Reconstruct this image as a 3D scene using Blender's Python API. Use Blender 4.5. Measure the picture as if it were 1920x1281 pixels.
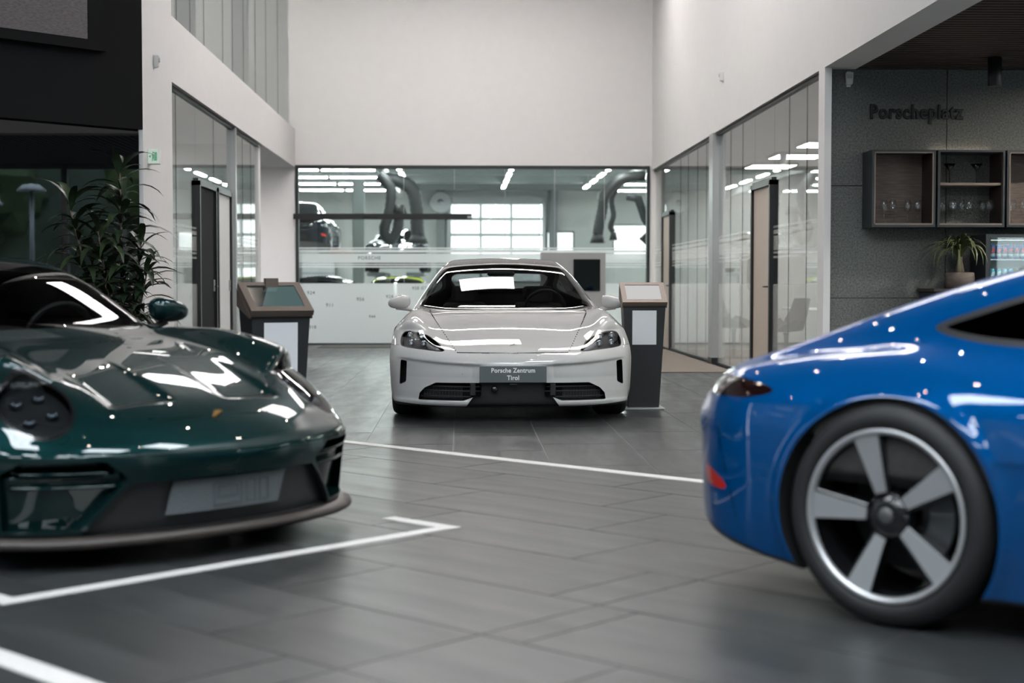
import bpy, bmesh, math, random
import numpy as np
from mathutils import Vector, Matrix

for o in list(bpy.data.objects):
    bpy.data.objects.remove(o)
SC = bpy.context.scene
COL = SC.collection
R2 = math.sqrt(0.5)

# ------------------------------------------------------------------ camera
cam_d = bpy.data.cameras.new('camera')
cam = bpy.data.objects.new('camera', cam_d)
COL.objects.link(cam)
cam_d.sensor_width = 36.0
cam_d.lens = 2780 / 1920 * 36.0
cam.location = (0, 0, 1.10)
cam.rotation_euler = (math.radians(90 - 2.256), 0, math.radians(-1.936))
cam_d.clip_end = 300
cam_d.dof.use_dof = True
cam_d.dof.focus_distance = 12.2
cam_d.dof.aperture_fstop = 1.8
SC.camera = cam

# ------------------------------------------------------------------ daylight and exposure
world = bpy.data.worlds.new('sky')
SC.world = world
world.use_nodes = True
wn = world.node_tree
wn.nodes.clear()
w_out = wn.nodes.new('ShaderNodeOutputWorld')
w_bg = wn.nodes.new('ShaderNodeBackground')
w_tc = wn.nodes.new('ShaderNodeTexCoord')
w_sep = wn.nodes.new('ShaderNodeSeparateXYZ')
w_ramp = wn.nodes.new('ShaderNodeValToRGB')
w_ramp.color_ramp.elements[0].position = 0.0
w_ramp.color_ramp.elements[0].color = (0.80, 0.86, 0.92, 1)
w_ramp.color_ramp.elements[1].position = 0.7
w_ramp.color_ramp.elements[1].color = (0.62, 0.76, 0.95, 1)
wn.links.new(w_tc.outputs['Generated'], w_sep.inputs[0])
wn.links.new(w_sep.outputs['Z'], w_ramp.inputs[0])
wn.links.new(w_ramp.outputs[0], w_bg.inputs[0])
w_bg.inputs[1].default_value = 11.0
wn.links.new(w_bg.outputs[0], w_out.inputs[0])
SC.view_settings.view_transform = 'Standard'
SC.view_settings.look = 'None'
SC.view_settings.gamma = 1.0
SC.view_settings.use_curve_mapping = False
SC.view_settings.exposure = 0.06
SC.cycles.use_denoising = True
SC.cycles.max_bounces = 8
SC.cycles.diffuse_bounces = 4
SC.cycles.glossy_bounces = 4
SC.cycles.transmission_bounces = 6
SC.cycles.transparent_max_bounces = 14
SC.cycles.sample_clamp_indirect = 6.0
SC.cycles.caustics_reflective = False
SC.cycles.caustics_refractive = False

# ------------------------------------------------------------------ materials
MAT = {}
def _set(b, **k):
    for n, v in k.items():
        if n in b.inputs:
            s = b.inputs[n]
            if hasattr(s.default_value, '__len__') and not isinstance(v, (float, int)):
                s.default_value = (*v, 1.0) if len(v) == 3 and len(s.default_value) == 4 else v
            else:
                s.default_value = v
def pbr(name, col, rough=0.5, metal=0.0, coat=0.0, coat_rough=0.03, spec=0.5, noise=0.0, nscale=20.0, nstretch=(1, 1, 1), bump=0.0, rvar=0.0, emit=None, estr=0.0, detail=4.0):
    m = bpy.data.materials.new(name)
    m.use_nodes = True
    t = m.node_tree
    b = t.nodes['Principled BSDF']
    _set(b, **{'Base Color': col, 'Roughness': rough, 'Metallic': metal, 'Coat Weight': coat, 'Coat Roughness': coat_rough, 'Specular IOR Level': spec})
    if emit is not None:
        _set(b, **{'Emission Color': emit, 'Emission Strength': estr})
    if noise > 0 or bump > 0 or rvar > 0:
        tc = t.nodes.new('ShaderNodeTexCoord')
        mp = t.nodes.new('ShaderNodeMapping')
        mp.inputs['Scale'].default_value = nstretch
        nz = t.nodes.new('ShaderNodeTexNoise')
        nz.inputs['Scale'].default_value = nscale
        nz.inputs['Detail'].default_value = detail
        t.links.new(tc.outputs['Object'], mp.inputs[0])
        t.links.new(mp.outputs[0], nz.inputs['Vector'])
        if noise > 0:
            mx = t.nodes.new('ShaderNodeMix'); mx.data_type = 'RGBA'
            lo = tuple(max(0, c * (1 - noise)) for c in col[:3]) + (1,)
            hi = tuple(c * (1 + noise) for c in col[:3]) + (1,)
            mx.inputs[6].default_value = lo; mx.inputs[7].default_value = hi
            rp = t.nodes.new('ShaderNodeMapRange')
            rp.inputs[1].default_value = 0.3; rp.inputs[2].default_value = 0.7
            t.links.new(nz.outputs[0], rp.inputs[0])
            t.links.new(rp.outputs[0], mx.inputs[0])
            t.links.new(mx.outputs[2], b.inputs['Base Color'])
        if rvar > 0:
            mr = t.nodes.new('ShaderNodeMapRange')
            mr.inputs[1].default_value = 0.3; mr.inputs[2].default_value = 0.7
            mr.inputs[3].default_value = max(0.02, rough - rvar); mr.inputs[4].default_value = rough + rvar
            t.links.new(nz.outputs[0], mr.inputs[0]); t.links.new(mr.outputs[0], b.inputs['Roughness'])
        if bump > 0:
            bp = t.nodes.new('ShaderNodeBump')
            bp.inputs['Strength'].default_value = bump
            bp.inputs['Distance'].default_value = 0.01
            t.links.new(nz.outputs[0], bp.inputs['Height']); t.links.new(bp.outputs[0], b.inputs['Normal'])
    MAT[name] = m
    return m
def glassy(name, tint, rough=0.0, refl=1.0, ior=1.45, frost=None):
    # thin sheet: tinted see-through plus mirror by Fresnel, optional frosted share
    m = bpy.data.materials.new(name); m.use_nodes = True
    t = m.node_tree; t.nodes.clear()
    out = t.nodes.new('ShaderNodeOutputMaterial')
    tr = t.nodes.new('ShaderNodeBsdfTransparent'); tr.inputs[0].default_value = (*tint, 1)
    gl = t.nodes.new('ShaderNodeBsdfGlossy'); gl.inputs['Roughness'].default_value = rough
    gl.inputs[0].default_value = (refl, refl, refl, 1)
    # Schlick reflectance that is the same from both faces of the sheet
    r0 = ((ior - 1)/(ior + 1))**2
    ge = t.nodes.new('ShaderNodeNewGeometry'); dt = t.nodes.new('ShaderNodeVectorMath'); dt.operation = 'DOT_PRODUCT'
    t.links.new(ge.outputs['Normal'], dt.inputs[0]); t.links.new(ge.outputs['Incoming'], dt.inputs[1])
    ab = t.nodes.new('ShaderNodeMath'); ab.operation = 'ABSOLUTE'; t.links.new(dt.outputs['Value'], ab.inputs[0])
    om = t.nodes.new('ShaderNodeMath'); om.operation = 'SUBTRACT'; om.inputs[0].default_value = 1.0; om.use_clamp = True; t.links.new(ab.outputs[0], om.inputs[1])
    pw = t.nodes.new('ShaderNodeMath'); pw.operation = 'POWER'; pw.inputs[1].default_value = 5.0; t.links.new(om.outputs[0], pw.inputs[0])
    fr = t.nodes.new('ShaderNodeMath'); fr.operation = 'MULTIPLY_ADD'; fr.inputs[1].default_value = 1 - r0; fr.inputs[2].default_value = r0; t.links.new(pw.outputs[0], fr.inputs[0])
    mx = t.nodes.new('ShaderNodeMixShader')
    t.links.new(fr.outputs[0], mx.inputs[0])
    if frost:
        df = t.nodes.new('ShaderNodeBsdfDiffuse'); df.inputs[0].default_value = (*frost[1], 1)
        tl = t.nodes.new('ShaderNodeBsdfTranslucent'); tl.inputs[0].default_value = (*frost[1], 1)
        h = t.nodes.new('ShaderNodeMixShader'); h.inputs[0].default_value = 0.5
        t.links.new(df.outputs[0], h.inputs[1]); t.links.new(tl.outputs[0], h.inputs[2])
        m2 = t.nodes.new('ShaderNodeMixShader'); m2.inputs[0].default_value = frost[0]
        t.links.new(tr.outputs[0], m2.inputs[1]); t.links.new(h.outputs[0], m2.inputs[2])
        t.links.new(m2.outputs[0], mx.inputs[1])
    else:
        t.links.new(tr.outputs[0], mx.inputs[1])
    t.links.new(gl.outputs[0], mx.inputs[2]); t.links.new(mx.outputs[0], out.inputs[0])
    MAT[name] = m
    return m
def frosted(name, share, col):
    # adhesive film: part clear, part milky
    m = bpy.data.materials.new(name); m.use_nodes = True
    t = m.node_tree; t.nodes.clear()
    out = t.nodes.new('ShaderNodeOutputMaterial'); tr = t.nodes.new('ShaderNodeBsdfTransparent')
    df = t.nodes.new('ShaderNodeBsdfDiffuse'); df.inputs[0].default_value = (*col, 1)
    tl = t.nodes.new('ShaderNodeBsdfTranslucent'); tl.inputs[0].default_value = (*col, 1)
    h = t.nodes.new('ShaderNodeMixShader'); h.inputs[0].default_value = 0.5
    t.links.new(df.outputs[0], h.inputs[1]); t.links.new(tl.outputs[0], h.inputs[2])
    m2 = t.nodes.new('ShaderNodeMixShader'); m2.inputs[0].default_value = share
    t.links.new(tr.outputs[0], m2.inputs[1]); t.links.new(h.outputs[0], m2.inputs[2]); t.links.new(m2.outputs[0], out.inputs[0])
    MAT[name] = m
    return m
def quad(name, pts, mat, parent):
    m = MB(); m._add(pts, [(0, 1, 2, 3)]); return m.build(name, mat, parent)
def glow(name, col, s):
    m = bpy.data.materials.new(name); m.use_nodes = True
    t = m.node_tree; t.nodes.clear()
    out = t.nodes.new('ShaderNodeOutputMaterial'); e = t.nodes.new('ShaderNodeEmission')
    e.inputs[0].default_value = (*col, 1); e.inputs[1].default_value = s
    t.links.new(e.outputs[0], out.inputs[0]); MAT[name] = m
    return m

# ------------------------------------------------------------------ object helpers
def link(o, parent=None):
    COL.objects.link(o)
    if parent is not None:
        o.parent = parent
    return o
def tag(o, label=None, cat=None, group=None, kind=None):
    if label: o['label'] = label
    if cat: o['category'] = cat
    if group: o['group'] = group
    if kind: o['kind'] = kind
    return o
def thing(name, label, cat, loc=(0, 0, 0), rz=0.0, group=None, kind=None):
    o = bpy.data.objects.new(name, None)
    o.empty_display_size = 0.1
    link(o); o.location = loc; o.rotation_euler = (0, 0, rz)
    return tag(o, label, cat, group, kind)
def mobj(name, me, mat, parent=None, loc=None, rot=None):
    o = bpy.data.objects.new(name, me)
    link(o, parent)
    if mat is not None:
        m = MAT[mat] if isinstance(mat, str) else mat
        if len(me.materials) == 0:
            me.materials.append(m)
        elif me.materials[0] is not m:
            o.material_slots[0].link = 'OBJECT'; o.material_slots[0].material = m
    if loc is not None: o.location = loc
    if rot is not None: o.rotation_euler = rot
    return o
class MB:
    """collects shapes of ONE part, then links them as one mesh object"""
    def __init__(s): s.bm = bmesh.new()
    def _add(s, vs, fs, smooth=False):
        v = [s.bm.verts.new(p) for p in vs]
        for f in fs:
            try:
                fc = s.bm.faces.new([v[i] for i in f]); fc.smooth = smooth
            except ValueError:
                pass
        return v
    def box(s, a, b, rz=0, piv=None):
        x0, y0, z0 = a; x1, y1, z1 = b
        vs = [(x0,y0,z0),(x1,y0,z0),(x1,y1,z0),(x0,y1,z0),(x0,y0,z1),(x1,y0,z1),(x1,y1,z1),(x0,y1,z1)]
        if rz:
            c, sn = math.cos(rz), math.sin(rz)
            px, py = piv if piv else ((x0+x1)/2, (y0+y1)/2)
            vs = [(px+(x-px)*c-(y-py)*sn, py+(x-px)*sn+(y-py)*c, z) for x, y, z in vs]
        s._add(vs, [(0,3,2,1),(4,5,6,7),(0,1,5,4),(1,2,6,5),(2,3,7,6),(3,0,4,7)])
        return s
    def bbox(s, a, b, r=0.004, seg=2):
        t = bmesh.new()
        bmesh.ops.create_cube(t, size=1)
        for v in t.verts:
            v.co = Vector([(a[i]+b[i])/2 + v.co[i]*(b[i]-a[i]) for i in range(3)])
        bmesh.ops.bevel(t, geom=list(t.edges), offset=r, segments=seg, affect='EDGES', profile=0.5)
        s.join(t); return s
    def join(s, t, mat=None):
        if mat is not None: bmesh.ops.transform(t, matrix=mat, verts=t.verts)
        me = bpy.data.meshes.new('tmp'); t.to_mesh(me); t.free()
        s.bm.from_mesh(me); bpy.data.meshes.remove(me)
        return s
    def prism(s, poly, z0, z1, axis='z'):
        """polygon extruded along an axis"""
        n = len(poly)
        def P(p, w):
            if axis == 'z': return (p[0], p[1], w)
            if axis == 'y': return (p[0], w, p[1])
            return (w, p[0], p[1])
        vs = [P(p, z0) for p in poly] + [P(p, z1) for p in poly]
        s._add(vs, [tuple(range(n))[::-1], tuple(range(n, 2*n))] + [(i, (i+1) % n, n+(i+1) % n, n+i) for i in range(n)])
        return s
    def hull8(s, bottom, top):
        vs = list(bottom) + list(top)
        s._add(vs, [(0,3,2,1),(4,5,6,7),(0,1,5,4),(1,2,6,5),(2,3,7,6),(3,0,4,7)])
        return s
    def tube(s, pts, r, seg=8, caps=True):
        pts = [Vector(p) for p in pts]
        rs = r if hasattr(r, '__len__') else [r]*len(pts)
        rings = []
        prev = None
        for i, p in enumerate(pts):
            d = (pts[min(i+1, len(pts)-1)] - pts[max(i-1, 0)]).normalized()
            if prev is None:
                u = d.orthogonal().normalized()
            else:
                u = (prev - d*prev.dot(d)).normalized()
            prev = u
            w = d.cross(u)
            rings.append([s.bm.verts.new(p + (u*math.cos(2*math.pi*k/seg) + w*math.sin(2*math.pi*k/seg))*rs[i]) for k in range(seg)])
        for a, b in zip(rings, rings[1:]):
            for k in range(seg):
                f = s.bm.faces.new((a[k], a[(k+1) % seg], b[(k+1) % seg], b[k])); f.smooth = True
        if caps:
            s.bm.faces.new(rings[0][::-1]); s.bm.faces.new(rings[-1])
        return s
    def lathe(s, prof, seg=32, axis='z', org=(0, 0, 0), smooth=True, caps=True):
        """profile of (radius, height) turned round an axis"""
        rings = []
        for r, h in prof:
            ring = []
            for k in range(seg):
                a = 2*math.pi*k/seg
                c, n = r*math.cos(a), r*math.sin(a)
                p = {'z': (c, n, h), 'y': (c, h, n), 'x': (h, c, n)}[axis]
                ring.append(s.bm.verts.new((p[0]+org[0], p[1]+org[1], p[2]+org[2])))
            rings.append(ring)
        for a, b in zip(rings, rings[1:]):
            for k in range(seg):
                f = s.bm.faces.new((a[k], a[(k+1) % seg], b[(k+1) % seg], b[k])); f.smooth = smooth
        if caps and prof[0][0] > 1e-6: s.bm.faces.new(rings[0][::-1])
        if caps and prof[-1][0] > 1e-6: s.bm.faces.new(rings[-1])
        return s
    def mesh(s, name, fix=True):
        bmesh.ops.remove_doubles(s.bm, verts=s.bm.verts, dist=1e-5)
        if fix: bmesh.ops.recalc_face_normals(s.bm, faces=s.bm.faces)
        me = bpy.data.meshes.new(name)
        s.bm.to_mesh(me); s.bm.free()
        return me
    def build(s, name, mat, parent=None, loc=None, rot=None, bevel=0):
        if bevel:
            bmesh.ops.remove_doubles(s.bm, verts=s.bm.verts, dist=1e-5)
            bmesh.ops.bevel(s.bm, geom=[e for e in s.bm.edges if e.calc_face_angle(0) > 0.5], offset=bevel, segments=2, affect='EDGES', profile=0.5)
        return mobj(name, s.mesh(name), mat, parent, loc, rot)
def boxo(name, a, b, mat, parent=None, bevel=0):
    return MB().box(a, b).build(name, mat, parent, bevel=bevel)
def text_mesh(body, size, depth=0.002, bold=0.0, space=1.0, align='LEFT', round_=0.0):
    cu = bpy.data.curves.new('lettering', 'FONT')
    cu.body = body; cu.size = size; cu.extrude = depth; cu.offset = bold; cu.bevel_depth = round_; cu.bevel_resolution = 0
    cu.space_character = space; cu.align_x = align; cu.resolution_u = 3
    o = bpy.data.objects.new('lettering', cu); COL.objects.link(o)
    dg = bpy.context.evaluated_depsgraph_get()
    me = bpy.data.meshes.new_from_object(o.evaluated_get(dg))
    bpy.data.objects.remove(o); bpy.data.curves.remove(cu)
    me.materials.clear()
    return me
# ------------------------------------------------------------------ material library
def paint(name, col, flake=0.0, metal=0.0, rough=0.35, coat=1.0, coat_rough=0.015):
    return pbr(name, col, rough, metal, coat, coat_rough, 0.0)
paint('paint_white', (.53, .52, .51), metal=.0, rough=.32)
paint('paint_blue', (.000, .060, .215), metal=.25, rough=.34)
paint('paint_green', (.0035, .0205, .0215), metal=.45, rough=.32)
paint('paint_lime', (.42, .48, .05)); paint('paint_navy', (.012, .016, .024))
pbr('rubber', (.012, .012, .013), .62, noise=.25, nscale=60); pbr('rubber_dark', (.006, .006, .006), .8)
pbr('alu', (.62, .62, .63), .36, .8); pbr('black_gloss', (.006, .006, .007), .18, coat=.6)
pbr('disc', (.18, .18, .18), .4, .8); pbr('caliper', (.06, .065, .07), .3, .3, coat=.5)
pbr('cabin', (.035, .032, .030), .7, noise=.2, nscale=30); pbr('trim', (.015, .015, .016), .45)
pbr('black_plastic', (.010, .010, .011), .5); pbr('gap_black', (.003, .003, .003), .9)
pbr('mesh_grey', (.10, .11, .12), .5, .3); pbr('mesh_panel', (.125, .14, .15), .5, .2, noise=.25, nscale=260); pbr('mesh_dark', (.09, .10, .11), .5); pbr('vent_dark', (.018, .019, .020), .45)
pbr('lamp_inner', (.024, .026, .028), .25, .4); pbr('lamp_chrome', (.5, .52, .55), .12, 1.0)
pbr('red_lens', (.55, .02, .015), .15, coat=.8); pbr('red_dark', (.010, .003, .003), .12, coat=1.0)
pbr('crest_gold', (.55, .30, .09), .3, .7); pbr('plate_grey', (.10, .112, .118), .45)
pbr('print_white', (.80, .80, .80), .6)
pbr('splitter_brown', (.045, .036, .031), .45)
glassy('car_glass', (.42, .44, .44), ior=1.30); glassy('car_glass_dark', (.015, .016, .018)); glassy('lamp_glass', (.72, .74, .76), ior=1.35)
# ------------------------------------------------------------------ building materials
def tile_mat(name, col, rough):
    m = pbr(name, col, rough, noise=.16, nscale=3.0, nstretch=(.35, 2.2, 1), rvar=.06, spec=.37, bump=.02, detail=6)
    t = m.node_tree; b = t.nodes['Principled BSDF']
    oi = t.nodes.new('ShaderNodeObjectInfo'); mr = t.nodes.new('ShaderNodeMapRange')
    mr.inputs[3].default_value = .86; mr.inputs[4].default_value = 1.14
    t.links.new(oi.outputs['Random'], mr.inputs[0])
    src = b.inputs['Base Color'].links[0].from_socket
    mu = t.nodes.new('ShaderNodeMix'); mu.data_type = 'RGBA'; mu.blend_type = 'MULTIPLY'; mu.inputs[0].default_value = 1
    t.links.new(src, mu.inputs[6]); t.links.new(mr.outputs[0], mu.inputs[7]); t.links.new(mu.outputs[2], b.inputs['Base Color'])
    return m
tile_mat('floor_tile', (.036, .038, .039), .34)
pbr('grout', (.17, .168, .16), .42)
pbr('line_white', (.62, .60, .58), .5, noise=.04, nscale=40)
pbr('wall_white', (.74, .725, .715), .65, noise=.012, nscale=6)
pbr('wall_black', (.0045, .0048, .0055), .8, noise=.1, nscale=4, spec=.2)
pbr('black_glass', (.002, .0022, .0025), .015, spec=.75)
pbr('frame_dark', (.012, .018, .018), .4); pbr('frame_black', (.010, .010, .011), .4)
pbr('frame_grey', (.42, .43, .43), .4, .5)
glassy('pane', (.90, .945, .935), ior=1.42); glassy('pane_side', (.90, .935, .93), ior=1.65); glassy('pane_tinted', (.17, .20, .215), ior=1.5); frosted('film_thin', .24, (.93, .92, .90))
frosted('film', .93, (.93, .96, .96))
pbr('film_text', (.12, .13, .13), .6)
pbr('ceiling_dark', (.035, .035, .036), .8); pbr('ceiling_white', (.70, .70, .69), .7)
pbr('concrete', (.130, .136, .130), .75, noise=.42, nscale=60, bump=.12, detail=9)
pbr('slat_wood', (.040, .026, .020), .55, noise=.3, nscale=8, nstretch=(1, 6, 6))
pbr('shop_floor', (.40, .405, .40), .4, noise=.1, nscale=2); pbr('shop_wall', (.54, .55, .535), .7, noise=.04, nscale=2)
pbr('shop_grey', (.20, .22, .22), .6); pbr('carpet', (.155, .128, .108), .95, noise=.25, nscale=160)
pbr('doormat', (.085, .085, .075), .95, noise=.3, nscale=90); pbr('door_beige', (.50, .41, .34), .55)
pbr('asphalt', (.10, .10, .10), .9, noise=.3, nscale=8)
glow('lamp_warm', (1.0, .95, .935), 15.0); glow('lamp_cool', (.95, 1.0, .98), 90.0); glow('lamp_front_fill', (.86, .94, 1.0), 23.0); glow('spot_warm', (1.0, .88, .76), 320.0)
XL, XR, YB, ZH, ZS, ZC = -2.95, 3.40, 26.5, 3.15, 3.82, 7.2
def struct(name, m, mat, parent=None):
    o = m.build(name, mat, parent)
    if parent is None: o['kind'] = 'structure'
    return o
# ------------------------------------------------------------------ floor: slab, grout bed, tiles
def sh_clip(poly, nx, ny, c):
    """keep the side nx*x + ny*y <= c"""
    out = []
    for i in range(len(poly)):
        a, b = poly[i], poly[(i+1) % len(poly)]
        da = nx*a[0] + ny*a[1] - c; db = nx*b[0] + ny*b[1] - c
        if da <= 0: out.append(a)
        if (da < 0) != (db < 0):
            t = da/(da-db); out.append((a[0]+(b[0]-a[0])*t, a[1]+(b[1]-a[1])*t))
    return out
def area(p):
    return abs(sum(p[i][0]*p[(i+1) % len(p)][1] - p[(i+1) % len(p)][0]*p[i][1] for i in range(len(p))))/2
floor = struct('floor', MB().box((-14, -8, -.30), (12, YB, -.012)), 'floor_tile')
P0 = 6.70                                                     # the boundary line between the two tile fields, x + y = P0*sqrt2
bed = [(-4.4, 2.0), (6.6, 2.0), (6.6, 13.9), (3.4, 13.9), (3.4, YB), (-3.0, YB), (-3.0, 13.6), (-4.4, 12.2)]
MB().prism(bed, -.012, -.0025).build('grout_bed', 'grout', floor)
TW, TL, TG = .60, 1.20, .0035
tile_box = MB().box((-TL/2+TG, -TW/2+TG, -.011), (TL/2-TG, TW/2-TG, 0)).mesh('tile')
ntile = 0
def tile_piece(poly, cx, cy, rz, whole):
    global ntile
    if whole:
        mobj('tile', tile_box, 'floor_tile', floor, (cx, cy, 0), (0, 0, rz))
    else:
        c, s = math.cos(-rz), math.sin(-rz)
        q = [((x-cx)*c - (y-cy)*s, (x-cx)*s + (y-cy)*c) for x, y in poly]
        MB().prism(q, -.011, 0).build('tile', 'floor_tile', floor, (cx, cy, 0), (0, 0, rz))
    ntile += 1
def rect_poly(cx, cy, L, W, rz):
    c, s = math.cos(rz), math.sin(rz)
    return [(cx + a*c - b*s, cy + a*s + b*c) for a, b in ((-L/2,-W/2),(L/2,-W/2),(L/2,W/2),(-L/2,W/2))]
# straight field along the aisle
for i in range(11):
    x = -.06 - .30 + .60*(i - 4)
    for j in range(18):
        y = 13.3 + .6 + 1.2*(j - 6) + (.0 if i % 2 else .4)
        p = rect_poly(x, y, TL - 2*TG, TW - 2*TG, math.pi/2)
        q = sh_clip(sh_clip(p, -R2, -R2, -(P0 + .055)), 0, 1, YB - .02)
        if x + .3 > 3.42: q = sh_clip(q, 1, 0, 3.39) if q else q
        if len(q) > 2 and area(q) > .02: tile_piece(q, x, y, math.pi/2, area(q) > .999*area(p))
# diagonal field in front of it: rows run along (1, -1)
JQ = 4.55*R2
for k in range(-6, 6):
    pc = 3.868 + .30 + .58*k
    if pc + .29 < 1.55: continue
    for j in range(-5, 6):
        qc = 3.444 - .6 + .4*k + 1.2*j
        if qc < -2.4 or qc > 8.4: continue
        for qa, qb in ((qc-.6+TG, min(qc+.6-TG, JQ-TG)), (max(qc-.6+TG, JQ+TG), qc+.6-TG)):
            if qb - qa < .03: continue
            p = [((u - v)*R2, (u + v)*R2) for u, v in ((pc-.29+TG, qa), (pc+.29-TG, qa), (pc+.29-TG, qb), (pc-.29+TG, qb))]
            q = sh_clip(p, R2, R2, P0 - .055)
            if len(q) > 2 and area(q) > .02:
                cx = sum(a for a, b in q)/len(q); cy = sum(b for a, b in q)/len(q)
                if cy < 1.9 or cx < -4.3 or cx > 6.5 or cy > 13.4: continue
                tile_piece(q, cx, cy, -math.pi/4, False)
# painted bay lines; p = (x+y)/sqrt2, q = (y-x)/sqrt2
def pq(p, q): return ((p - q)*R2, (p + q)*R2)
def bay_line(polys, label):
    m = MB()
    for p in polys: m.prism([pq(*a) for a in p], -.001, .0025)
    o = m.build('floor_marking', 'line_white'); return tag(o, label, 'floor marking', 'painted bay lines')
q0, q1, pa, pb = 4.705, 4.785, 2.485, 4.695
bay_line([[(pa, q0), (pb, q0), (pb, q0+.44), (pb-.08, q0+.44), (pb-.08, q1), (pa+.08, q1), (pa+.08, q0+.44), (pa, q0+.44)]], 'white bracket-shaped bay line on the floor before the green coupe')
bay_line([[(2.08, 2.9), (2.175, 2.9), (2.175, 4.9), (2.08, 4.9)]], 'broad white floor line crossing the bottom left corner')
bay_line([[(P0-.05, -3.0), (P0+.05, -3.0), (P0+.05, 10.8), (P0-.05, 10.8)]], 'long thin white floor line running in front of the white saloon')
# ------------------------------------------------------------------ main hall walls
XG0, XG1 = -2.95, 3.36
m = MB()
m.box((-9, YB, 0), (XG0, YB+.3, ZC)).box((XG0, YB, 3.19), (XG1, YB+.3, ZC)).box((XG1, YB, 0), (3.9, YB+.3, ZC)).box((3.9, YB, 0), (9, YB+.3, ZC))
struct('wall_back', m, 'wall_white')
m = MB()
m.box((XL-.45, 13.90, 0), (XL, 15.3, ZC)).box((XL-.45, 15.3, ZH), (XL, YB, ZS)).box((XL-.45, 15.3, 6.9), (XL, YB, ZC)).box((XL-.45, 22.1, 0), (XL-.05, 22.3, ZH))
struct('wall_left', m, 'wall_white')
m = MB()
m.box((XR, -2, 3.12), (XR+.32, YB, ZC)).box((XR, 13.86, 0), (XR+.065, 14.10, 3.12))
struct('wall_right', m, 'wall_white')
struct('ceiling', MB().box((-14, -8, ZC), (12, YB+.3, ZC+.2)), 'ceiling_dark')
# rooms behind the glass on both sides
m = MB(); m.box((-7.2, 15.3, 0), (-7.0, 22.2, ZS)).box((-7.0, 15.2, 0), (XL-.45, 15.3, ZS)).box((-7.0, 22.1, 0), (XL-.45, 22.2, ZS)).box((-7.0, 15.2, ZH), (XL-.45, YB, ZS)).box((-6.0, 15.3, ZS), (-5.8, YB, ZC)).box((-9, 22.3, 0), (-8.8, YB, ZS)).box((-7, 15.1, ZS), (XL-.2, 15.3, ZC))
struct('wall_left_room', m, 'ceiling_white')
m = MB(); m.box((7.6, 14.2, 0), (7.8, YB, 3.3)).box((XR+.32, 14.1, 3.14), (7.6, YB, 3.3))
struct('wall_right_room', m, 'ceiling_white')
struct('floor_right_room', MB().box((XR+.06, 14.12, -.0), (7.6, YB, .004)), 'carpet')
# ------------------------------------------------------------------ diagonal dark wall with mirror-black lower glazing
dark_o = (XL, 13.90)
def dwp(t, w, z): return (dark_o[0] - t*R2 + w*R2, dark_o[1] - t*R2 - w*R2, z)        # t along the wall, w towards the room
def dw_box(m, t0, t1, w0, w1, z0, z1):
    m.hull8([dwp(t0,w0,z0), dwp(t1,w0,z0), dwp(t1,w1,z0), dwp(t0,w1,z0)], [dwp(t0,w0,z1), dwp(t1,w0,z1), dwp(t1,w1,z1), dwp(t0,w1,z1)])
    return m
struct('wall_diagonal', dw_box(MB(), 0, 10.0, -.4, 0, 2.52, ZC), 'wall_black')
w1 = struct('window_1', dw_box(MB(), 0, 10.0, -.30, -.03, 0, 2.52), 'wall_black')
for k in range(6):
    dw_box(MB(), .04 + 1.65*k, 1.65 + 1.65*k, -.029, -.008, .05, 2.50).build('pane', 'black_glass', w1)
    dw_box(MB(), 1.655 + 1.65*k, 1.685 + 1.65*k, -.029, -.002, .0, 2.52).build('mullion', 'frame_black', w1)
# ------------------------------------------------------------------ back glazing to the workshop
def z_at(y, Y=YB): return 1.1 + (531 - y)*Y/2780
win = struct('window_2', MB().box((XG0, YB-.03, 3.13), (XG1, YB+.12, 3.19)).box((XG0, YB-.03, 0), (XG0+.055, YB+.12, 3.13)).box((XG1-.055, YB-.03, 0), (XG1, YB+.12, 3.13)).box((XG0, YB-.03, 0), (XG1, YB+.12, .025)), 'frame_dark')
joints = [XG0+.055, -2.10, -1.03, -.13, .77, 1.66, 2.55, XG1-.055]
for a, b in zip(joints, joints[1:]):
    MB().box((a+.004, YB+.03, .025), (b-.004, YB+.042, 3.13)).build('pane', 'pane', win)
for x in joints[1:-1]:
    MB().box((x-.004, YB+.026, .025), (x+.004, YB+.046, 3.13)).build('joint', 'frame_grey', win)
for y0, y1 in ((464.5, 467), (468.8, 474), (475.8, 493), (495, 497.2), (499, 502), (531.5, 643)):
    quad('frosted_film', [(XG0+.06, YB+.016, z_at(y1)), (XG1-.06, YB+.016, z_at(y1)), (XG1-.06, YB+.016, z_at(y0)), (XG0+.06, YB+.016, z_at(y0))], 'film', win)
for t, px, py, s in (('924', 577, 552, .085), ('911', 612, 575, .085), ('956', 669, 564, .085), ('928', 724, 559, .08), ('918', 580, 616, .08), ('928 GTS', 773, 543, .075), ('944', 692, 596, .07), ('PORSCHE', 672, 487, .085)):
    o = mobj('film_lettering', text_mesh(t, s, .0005, .0005, 1.15), 'film_text', win, ((px-866)/2780*YB - .0, YB+.012, z_at(py)))
    o.rotation_euler = (math.pi/2, 0, 0)
# sliding door header mounted across the glass
hd = thing('sliding_door_header', 'long black sliding door rail fixed across the workshop glazing', 'door rail', (-1.4, YB-.06, 2.23))
MB().bbox((-1.58, -.05, .0), (1.58, .05, .10), .006, 1).build('rail', 'frame_black', hd)
MB().box((1.50, -.054, .02), (1.575, -.049, .06)).build('maker_plate', 'frame_grey', hd)
MB().box((-.35, -.054, .03), (-.10, -.049, .05)).build('sensor_strip', 'black_gloss', hd)
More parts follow.
